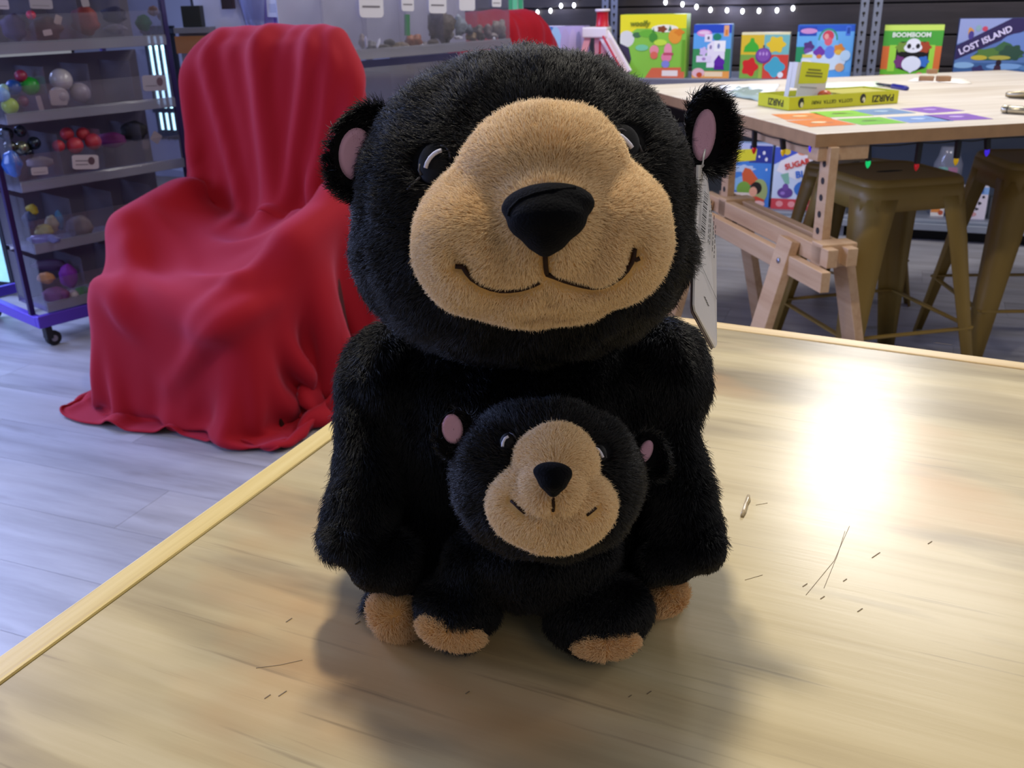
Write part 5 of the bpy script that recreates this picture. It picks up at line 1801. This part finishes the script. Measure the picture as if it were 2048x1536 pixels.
def make_ear(parent, px, py, Y, rx, ry, rot, turn, inner, mat_in):
    """cupped ear: thick furry shell, hollow towards `turn`, with a pink lining patch"""
    c = at(px, py, Y)
    k = camdepth(c) / FPX
    a = math.radians(rot)
    fw = (-FWD + RIGHT * turn[0] + UP * turn[1]).normalized()
    X0 = (RIGHT * math.cos(a) + UP * math.sin(a))
    X0 = (X0 - fw * X0.dot(fw)).normalized()
    Y0 = fw.cross(X0)
    X_, Y_ = X0 * rx * k, Y0 * ry * k
    R_, S_ = 12, 36
    vs, fs = [], []
    th = min(rx, ry) * k
    for side in (1, -1):
        for i in range(R_ + 1):
            t = i / R_
            h = (.26 * math.sin(PI * min(1, t * 1.0)) * 0 + .30 * math.sqrt(max(0, 1 - t * t)))
            cup = .42 * (t * t) if side == 1 else .42 * (t * t)
            off = (-.10 * (1 - t * t) + cup) if side == 1 else (cup - .10 * (1 - t * t) - .42 * math.sqrt(max(0, 1 - t ** 3)))
            rr = t if t < 1 else 1
            for s_ in range(S_):
                p = 2 * PI * s_ / S_
                vs.append(c + X_ * (rr * math.cos(p)) + Y_ * (rr * math.sin(p)) + fw * (th * (off - .2)))
    o_ = (R_ + 1) * S_
    for sd, b in ((1, 0), (-1, o_)):
        for i in range(R_):
            for s_ in range(S_):
                f = (b + i * S_ + s_, b + (i + 1) * S_ + s_, b + (i + 1) * S_ + (s_ + 1) % S_, b + i * S_ + (s_ + 1) % S_)
                fs.append(f if sd == 1 else f[::-1])
    for s_ in range(S_):
        i = R_ * S_
        fs.append((i + s_, o_ + i + s_, o_ + i + (s_ + 1) % S_, i + (s_ + 1) % S_))
    mb = MB()
    mb.add(vs, fs)
    V, F = fuse(mb, .0016 if rx > 40 else .0011, 4)
    ear = skin('ear', V, F, k_black, parent)
    bv = bvh_of(V, F)
    ipx, ipy, irx, iry, irot = inner
    # lining: soft pad projected on the hollow of the ear
    rows = []
    lv, lf = [], []
    ra_ = math.radians(irot)
    for i in range(7):
        t = i / 6
        for s_ in range(24):
            p = 2 * PI * s_ / 24
            ex, ey = irx * t * math.cos(p), iry * t * math.sin(p)
            qx, qy = ipx + ex * math.cos(ra_) + ey * math.sin(ra_), ipy - (-ex * math.sin(ra_) + ey * math.cos(ra_))
            q, n = onto(bv, qx, qy)
            tries = 0
            while q is None and tries < 12:
                qx, qy = ipx + (qx - ipx) * .93, ipy + (qy - ipy) * .93
                q, n = onto(bv, qx, qy)
                tries += 1
            if q is None:
                lv.append(Vector(lv[-24] if len(lv) >= 24 else c))
            else:
                lv.append(q - ray(qx, qy).normalized() * (.0016 + .0022 * math.sqrt(max(0, 1 - t ** 2)) - .0022 * (t > .99)))
    for i in range(6):
        for s_ in range(24):
            lf.append((i * 24 + s_, (i + 1) * 24 + s_, (i + 1) * 24 + (s_ + 1) % 24, i * 24 + (s_ + 1) % 24))
    mb = MB()
    mb.add(lv, lf)
    inn = part('inner_ear', mb, k_pink, ear, smooth=True, world=True, label='pink inner ear')
    return ear, V, F, inn, np.array([tuple(v) for v in lv]), lf


def in_front_free(lv, r):
    q = lv[::2]

    def keep(P, N, rng):
        d = np.full(len(P), 9.)
        for i in range(0, len(q), 20):
            d = np.minimum(d, np.linalg.norm(P[:, None] - q[None, i:i + 20], axis=2).min(1))
        return d > r
    return keep


DENS = 1.0


def eye_keep(eyes):
    def keep(P, N, rng):
        d = (P - np.array(CAM_C)) @ np.array(CAM_R)
        px, py = 1024 + FPX * d[:, 0] / -d[:, 2], 768 - FPX * d[:, 1] / -d[:, 2]
        k = np.ones(len(P), bool)
        for x, y, r in eyes:
            k &= (px - x) ** 2 + (py - y) ** 2 > r * r
        return k
    return keep



# ----------------------------------------------------------------- big bear
bear = thing('plush_bear', 'large black plush sun bear with broad tan muzzle sitting on the plywood table', 'plush toy', (0.012, 0.53, T))
S = 13                       # the fur stands about this many pixels proud of the skin
mb = MB()
mb.ell((.004, .548, .842), (.100, .078, .088), 40, 26)                    # chest and shoulders
mb.ell((.006, .552, .808), (.092, .080, .052), 36, 22)                    # seat
for x in (-1, 1):
    mb.ell((.008 + x * .082, .54, .880), (.030, .040, .036), 20, 14)      # shoulder pads
chain(mb, [(722, 760, .525, 42), (728, 880, .505, 50), (735, 960, .49, 62), (722, 1060, .475, 74)])
chain(mb, [(860, 1060, .50, 70), (865, 1150, .49, 70)])
chain(mb, [(1265, 1060, .50, 60), (1262, 1150, .49, 60)])
chain(mb, [(1350, 760, .525, 42), (1345, 880, .505, 48), (1352, 960, .49, 60), (1368, 1050, .475, 72)])
for b in ((700, 1085, .465, 52, 42, .026, -25), (745, 1130, .458, 46, 52, .022, 20), (800, 1130, .456, 46, 60, .020, 5),
          (1400, 1095, .465, 48, 48, .026, 25), (1345, 1122, .458, 46, 44, .022, 0), (1300, 1130, .456, 36, 44, .020, 0)):
    pblob(mb, *b)
pblob(mb, 800, 1222, .478, 70, 66, .030, 25)                              # feet
pblob(mb, 1318, 1182, .490, 42, 46, .026, -20)
BV_, BF_ = fuse(mb, .0028, 8, T + .0008)
body = skin('body', BV_, BF_, k_black, bear)

mb = MB()
pblob(mb, 1048, 404, .505, 345 - S, 297 - S, .080, 4)
pblob(mb, 1048, 500, .500, 350 - S, 236 - S, .078, 2)
HV, HF = fuse(mb, .0030, 14)
head = skin('head', HV, HF, k_black, bear)
hbv = bvh_of(HV, HF)

mb = MB()
M_ = 7
pblob(mb, 1083, 472, .432, 260 - M_, 184 - M_, .058, 4)
pblob(mb, 960, 500, .425, 136 - M_, 135 - M_, .052, 0)
pblob(mb, 1205, 480, .425, 136 - M_, 140 - M_, .052, 0)
pblob(mb, 1087, 350, .428, 174 - M_, 132 - M_, .050, 4)
pblob(mb, 1094, 450, .408, 130, 130, .044, 0)
MV, MF = fuse(mb, .0022, 8)
mbv = bvh_of(MV, MF)


def plines(bv, lines, lift=0.0):
    out = []
    for ln in lines:
        P = [onto(bv, x, y, lift)[0] for x, y in ln]
        out.append([p for p in P if p is not None])
    return out


mouth_px = [[(1090, 505), (1090, 520), (1091, 535), (1093, 548)],
            [(1093, 550), (1110, 556), (1128, 563), (1148, 569), (1168, 574), (1186, 577), (1204, 575), (1222, 568), (1240, 556), (1253, 542), (1262, 527), (1266, 515), (1268, 500)],
            [(1264, 518), (1272, 521), (1278, 518)],
            [(1078, 566), (1066, 572), (1052, 577), (1036, 581), (1018, 583), (1000, 583), (982, 579), (962, 571), (944, 559), (933, 546), (926, 534)],
            [(932, 534), (922, 535), (911, 534)]]
L0 = plines(mbv, mouth_px)
pits = plines(mbv, [[(915, 520), (925, 533)], [(1270, 498), (1272, 516)], [(1060, 632), (1095, 625), (1130, 632)], [(1092, 585), (1097, 600)]])
MV, Qm = dent(MV, L0 + pits, .0055, .0052)
MV, Qp = dent(MV, pits[:3], .0045, .0065)
mbv = bvh_of(MV, MF)
muzzle = skin('muzzle', MV, MF, k_tan, bear, 'tan muzzle')
L1 = plines(mbv, mouth_px)
th = MB()
for ln in L1:
    q = [p - FWD * .0022 for p in ln]
    th.tube(q, .00105, 8)
part('mouth_stitch', th, k_thread, muzzle, smooth=True, world=True, label='dark stitched smile')
Qs = np.array([tuple(p) for ln in L1 for a, b in zip(ln, ln[1:]) for p in [a.lerp(b, i / 6) for i in range(6)]])
nose(bear, [(1096, 412, .370, 95, 45, .014, 4), (1094, 438, .365, 82, 51, .015, 3), (1092, 468, .366, 50, 40, .014, 0), (1091, 494, .368, 24, 20, .010, 0)], seam=[(1018, 432), (1022, 418), (1040, 400), (1070, 388), (1105, 381), (1150, 376)])
eye(bear, hbv, 868, 328, (34, 42), [
    ('eye_glint', k_glint, .0010, .0050, [(851, 336), (854, 326), (860, 316), (868, 308), (876, 303), (883, 301)]),
    ('eye_outline', k_ring, .0006, .0030, [(842, 350), (838, 340), (840, 328)]),
    ('eye_outline', k_ring, .0006, .0030, [(882, 291), (892, 293), (899, 303), (901, 318)]),
    ('eye_outline', k_ring, .0006, .0024, [(840, 354), (828, 366), (814, 380)])])
eye(bear, hbv, 1248, 284, (34, 36), [
    ('eye_glint', k_glint, .0011, .0050, [(1233, 269), (1243, 273), (1252, 281), (1260, 290), (1264, 296)]),
    ('eye_outline', k_ring, .0006, .0032, [(1229, 260), (1244, 259), (1258, 266), (1270, 278), (1279, 292), (1284, 304)])])
earL = make_ear(bear, 728, 305, .500, 70, 104, -20, (.25, -.05), (712, 308, 36, 54, 4), k_pink)
earR = make_ear(bear, 1420, 263, .512, 52, 92, 6, (-.35, -.05), (1408, 270, 24, 54, 8), k_pink)
# soles of the big bear's feet
for px, py, rx_, ry_, rot, Y in ((790, 1232, 62, 50, -42, .455), (1334, 1196, 46, 36, 42, .462)):
    mb = MB()
    pblob(mb, px, py, Y, rx_ - 4, ry_ - 4, .012, rot)
    V, F = fuse(mb, .0020, 2, T + .001)
    so = skin('foot_sole', V, F, k_sole, bear, 'tan fur foot sole')
    fur(so, V, F, h_sole, 2.2e6 * DENS, .0042, .00016, comb_from(at(px, py, Y), .1), 31, lay=.8)
ctr = at(1095, 430, .36)
fur(body, BV_, BF_, h_black, 1.5e6 * DENS, .0078, .00015, comb_down, 11, lay=1.0, jit=.24, clump=.26, keep=lambda P, N, r: (P[:, 2] > T + .004) & ~((P[:, 2] > .90) & (N[:, 2] > .6) & (r.random(len(P)) < .5)), lfun=lambda P, N: np.where((P[:, 1] < .47) & (P[:, 2] < .815), .35, 1.0))
fur(head, HV, HF, h_black, 1.9e6 * DENS, .0070, .00015, comb_from(at(1090, 400, .42), .25), 12, lay=.9, jit=.24, clump=.24, keep=eye_keep([(868, 328, 40), (1252, 284, 36)]))
fur(muzzle, MV, MF, h_tan, 4.6e6 * DENS, .0043, .00012, comb_from(ctr, .15), 13, lay=.85, clump=.16, jit=.24, back=0.0,
    keep=lambda P, N, r: near_lines(P, Qs, 0) > .0016, lfun=lambda P, N: np.clip((near_lines(P, Qs, 0)) / .006, .25, 1.0))
for (e_, V, F, inn, lv, lf), sd in ((earL, 14), (earR, 15)):
    fur(e_, V, F, h_black, 1.9e6 * DENS, .0060, .00015, comb_from(at(1045, 330, .52), .0), sd, lay=.9, jit=.24, keep=in_front_free(lv, .0044), back=.8)
    fur(inn, lv, lf, h_pink, 4.0e6 * DENS, .0009, .00009, comb_from(at(1045, 330, .52), .0), sd + 4, lay=.6, jit=.2)

# swing tag hanging from the far ear

tp = [at(1398, 318, .495), at(1411, 322, .512), at(1433, 500, .500), at(1434, 660, .492), at(1428, 695, .488), at(1388, 610, .462), at(1391, 470, .468)]
c_ = sum(tp, Vector()) / len(tp)
mk_ = MB()
ttop, tbot = at(1404, 305, .506), None
# a stiff card turned nearly edge-on: its plane runs along `a` (into depth) and down `b`
corners = [at(1397, 330, .488), at(1412, 330, .524), at(1433, 500, .524), at(1434, 690, .523), at(1430, 696, .521), at(1391, 622, .476), at(1389, 610, .474), at(1391, 500, .480)]
nrm = (corners[3] - corners[0]).cross(corners[5] - corners[0]).normalized()
if nrm.dot(CAM_C - corners[0]) < 0:
    nrm = -nrm
vs = corners + [p - nrm * .0011 for p in corners]
n_ = len(corners)
mk_.add(vs, [tuple(range(n_)), tuple(range(2 * n_ - 1, n_ - 1, -1))] + [(i, n_ + i, n_ + (i + 1) % n_, (i + 1) % n_) for i in range(n_)])
tagp = part('swing_tag', mk_, pm('tag_card', '#e6e6ee', .45), bear, world=True, label='white paper swing tag seen nearly edge-on')
vs2 = [p - nrm * .0018 - UP * .001 for p in corners]
mk_ = MB().add(vs2 + [p - nrm * .0006 for p in vs2], [tuple(range(n_)), tuple(range(2 * n_ - 1, n_ - 1, -1))] + [(i, n_ + i, n_ + (i + 1) % n_, (i + 1) % n_) for i in range(n_)])
part('tag_back_leaf', mk_, pm('tag_back', '#5c5058', .5), tagp, world=True)
# printed barcode, small text and rule, laid in the card's own plane
o0 = corners[0]


def tagpt(px, py):
    d = ray(px, py)
    t_ = (o0 - CAM_C).dot(nrm) / d.dot(nrm)
    return CAM_C + d * t_ + nrm * .0002


tb_ = MB()
ink_t = pm('tag_ink', '#2c2a30', .6)
rnd = random.Random(4)
ys = 382
while ys < 470:
    h_ = rnd.choice((1.4, 2.2, 3.4))
    x0 = 1408 - (ys - 380) * .085
    q = [tagpt(x0, ys), tagpt(x0 + 8, ys + 8), tagpt(x0 + 8, ys + 8 + h_), tagpt(x0, ys + h_)]
    tb_.add(q, [(0, 1, 2, 3)])
    ys += h_ + rnd.choice((1.6, 2.6))
for xo, ya, yb in ((1418, 420, 485), (1422, 400, 490), (1427, 430, 500), (1430, 450, 515)):
    yy = ya
    while yy < yb:
        l_ = rnd.uniform(4, 11)
        q = [tagpt(xo - (yy - ya) * .05, yy), tagpt(xo + 1.2 - (yy - ya) * .05, yy + 1), tagpt(xo + 1.2 - (yy + l_ - ya) * .05, yy + l_ + 1), tagpt(xo - (yy + l_ - ya) * .05, yy + l_)]
        tb_.add(q, [(0, 1, 2, 3)])
        yy += l_ + 3
q = [tagpt(1391, 505), tagpt(1433, 598), tagpt(1433, 599.5), tagpt(1391, 506.5)]
tb_.add(q, [(0, 1, 2, 3)])
for i in range(4):
    q = [tagpt(1408 + i * 2.2, 592 + i * 5), tagpt(1411 + i * 2.2, 596 + i * 5), tagpt(1411 + i * 2.2, 598 + i * 5), tagpt(1408 + i * 2.2, 594.5 + i * 5)]
    tb_.add(q, [(0, 1, 2, 3)])
part('tag_print', tb_, ink_t, tagp, world=True)
part('tag_loop', MB().tube([at(1412, 290, .512), at(1408, 312, .506), at(1404, 334, .503), at(1411, 326, .512), at(1414, 300, .515)], .0006, 6), pm('tag_thread', '#c8c8cc', .4), tagp, smooth=True, world=True)

# ----------------------------------------------------------------- little bear
cub = thing('plush_bear_cub', 'small black plush bear cub sitting between the big bear paws', 'plush toy', (0.012, 0.445, T))
mb = MB()
mb.ell((.012, .449, .815), (.044, .030, .033), 30, 20)
pblob(mb, 915, 1215, .440, 82, 66, .026, -8)
pblob(mb, 905, 1248, .436, 66, 44, .018, -14)
pblob(mb, 1196, 1225, .436, 108, 76, .026, 8)
pblob(mb, 1200, 1262, .430, 82, 48, .018, 6)
chain(mb, [(960, 1130, .445, 70), (925, 1190, .440, 62)])
chain(mb, [(1140, 1130, .445, 75), (1185, 1200, .440, 66)])
CV, CF = fuse(mb, .0020, 8, T + .0008)
cbody = skin('body', CV, CF, k_black, cub)
mb = MB()
pblob(mb, 1096, 950, .418, 200 - S, 158 - S, .040, -3)
pblob(mb, 1092, 985, .416, 195 - S, 140 - S, .038, -3)
CHV, CHF = fuse(mb, .0020, 8)
chead = skin('head', CHV, CHF, k_black, cub)
cbv = bvh_of(CHV, CHF)
mb = MB()
pblob(mb, 1102, 1008, .385, 133 - M_, 100 - M_, .032, -4)
pblob(mb, 1112, 925, .388, 88 - M_, 82 - M_, .028, -6)
pblob(mb, 1104, 975, .372, 66, 66, .024, 0)
CMV, CMF = fuse(mb, .0014, 6)
cm_bv = bvh_of(CMV, CMF)
cm_px = [[(1106, 995), (1107, 1010), (1106, 1022)], [(1022, 1001), (1030, 1008), (1038, 1016), (1050, 1026)], [(1192, 1015), (1184, 1022), (1174, 1030)]]
cl0 = plines(cm_bv, cm_px + [[(1106, 1022), (1090, 1032), (1068, 1034), (1050, 1028)], [(1106, 1022), (1124, 1034), (1150, 1036), (1174, 1030)], [(1104, 1040), (1102, 1062)]])
CMV, _q = dent(CMV, cl0, .0026, .0032)
cm_bv = bvh_of(CMV, CMF)
cmuz = skin('muzzle', CMV, CMF, k_tan, cub, 'tan muzzle')
cl1 = plines(cm_bv, cm_px)
th = MB()
for ln in cl1:
    if len(ln) > 1:
        th.tube([p - FWD * .0006 for p in ln], .0007, 6)
part('mouth_stitch', th, k_thread, cmuz, smooth=True, world=True)
Qc = np.array([tuple(p) for ln in cl1 for a, b in zip(ln, ln[1:]) for p in [a.lerp(b, i / 6) for i in range(6)]])
nose(cub, [(1106, 945, .344, 42, 22, .008, -4), (1106, 962, .342, 32, 24, .009, -4), (1106, 980, .344, 15, 16, .007, 0)])
eye(cub, cbv, 1016, 884, (16, 19), [('eye_glint', k_glint, .0007, .0036, [(1005, 893), (1006, 885), (1010, 877), (1017, 873)]), ('eye_outline', k_ring, .0004, .0024, [(1019, 866), (1027, 869), (1032, 877)])])
eye(cub, cbv, 1199, 908, (15, 19), [('eye_glint', k_glint, .0007, .0036, [(1191, 896), (1197, 899), (1202, 906), (1206, 915)]), ('eye_outline', k_ring, .0004, .0024, [(1192, 890), (1202, 894), (1210, 905), (1213, 916)])])
ceL = make_ear(cub, 909, 868, .425, 41, 55, -14, (.25, 0), (905, 858, 22, 31, -8), k_pink)
ceR = make_ear(cub, 1300, 912, .428, 38, 52, 18, (-.3, 0), (1291, 903, 14, 25, 24), k_pink)
for px, py, rx_, ry_, rot, Y, sd in ((901, 1264, 75, 36, -15, .420, 41), (1212, 1288, 73, 32, 6, .414, 42)):
    mb = MB()
    pblob(mb, px, py, Y, rx_ - 5, ry_ - 5, .008, rot)
    V, F = fuse(mb, .0014, 2, T + .001)
    so = skin('foot_sole', V, F, k_sole, cub, 'tan fur foot sole')
    fur(so, V, F, h_sole, 3.0e6 * DENS, .0036, .00015, comb_from(at(px, py, Y), .1), sd, lay=.8)
fur(cbody, CV, CF, h_black, 1.8e6 * DENS, .0052, .00014, comb_down, 21, lay=.9, keep=lambda P, N, r: P[:, 2] > T + .003)
fur(chead, CHV, CHF, h_black, 2.0e6 * DENS, .0055, .00014, comb_from(at(1106, 950, .375), .25), 22, lay=.9, jit=.24, clump=.24, keep=eye_keep([(1016, 884, 21), (1201, 906, 19)]))
fur(cmuz, CMV, CMF, h_tan, 5.0e6 * DENS, .0036, .00011, comb_from(at(1106, 960, .345), .2), 23, lay=.85, clump=.25, jit=.32, back=0.0,
    keep=lambda P, N, r: near_lines(P, Qc, 0) > .0008, lfun=lambda P, N: np.clip(near_lines(P, Qc, 0) / .004, .3, 1.0))
for (e_, V, F, inn, lv, lf), sd in ((ceL, 24), (ceR, 25)):
    fur(e_, V, F, h_black, 1.3e6 * DENS, .0050, .00016, comb_from(at(1100, 900, .42), .0), sd, lay=.8, keep=in_front_free(lv, .0030), back=.8)
    fur(inn, lv, lf, h_pink, 4.0e6 * DENS, .0009, .00009, comb_from(at(1100, 900, .42), .0), sd + 4, lay=.6)
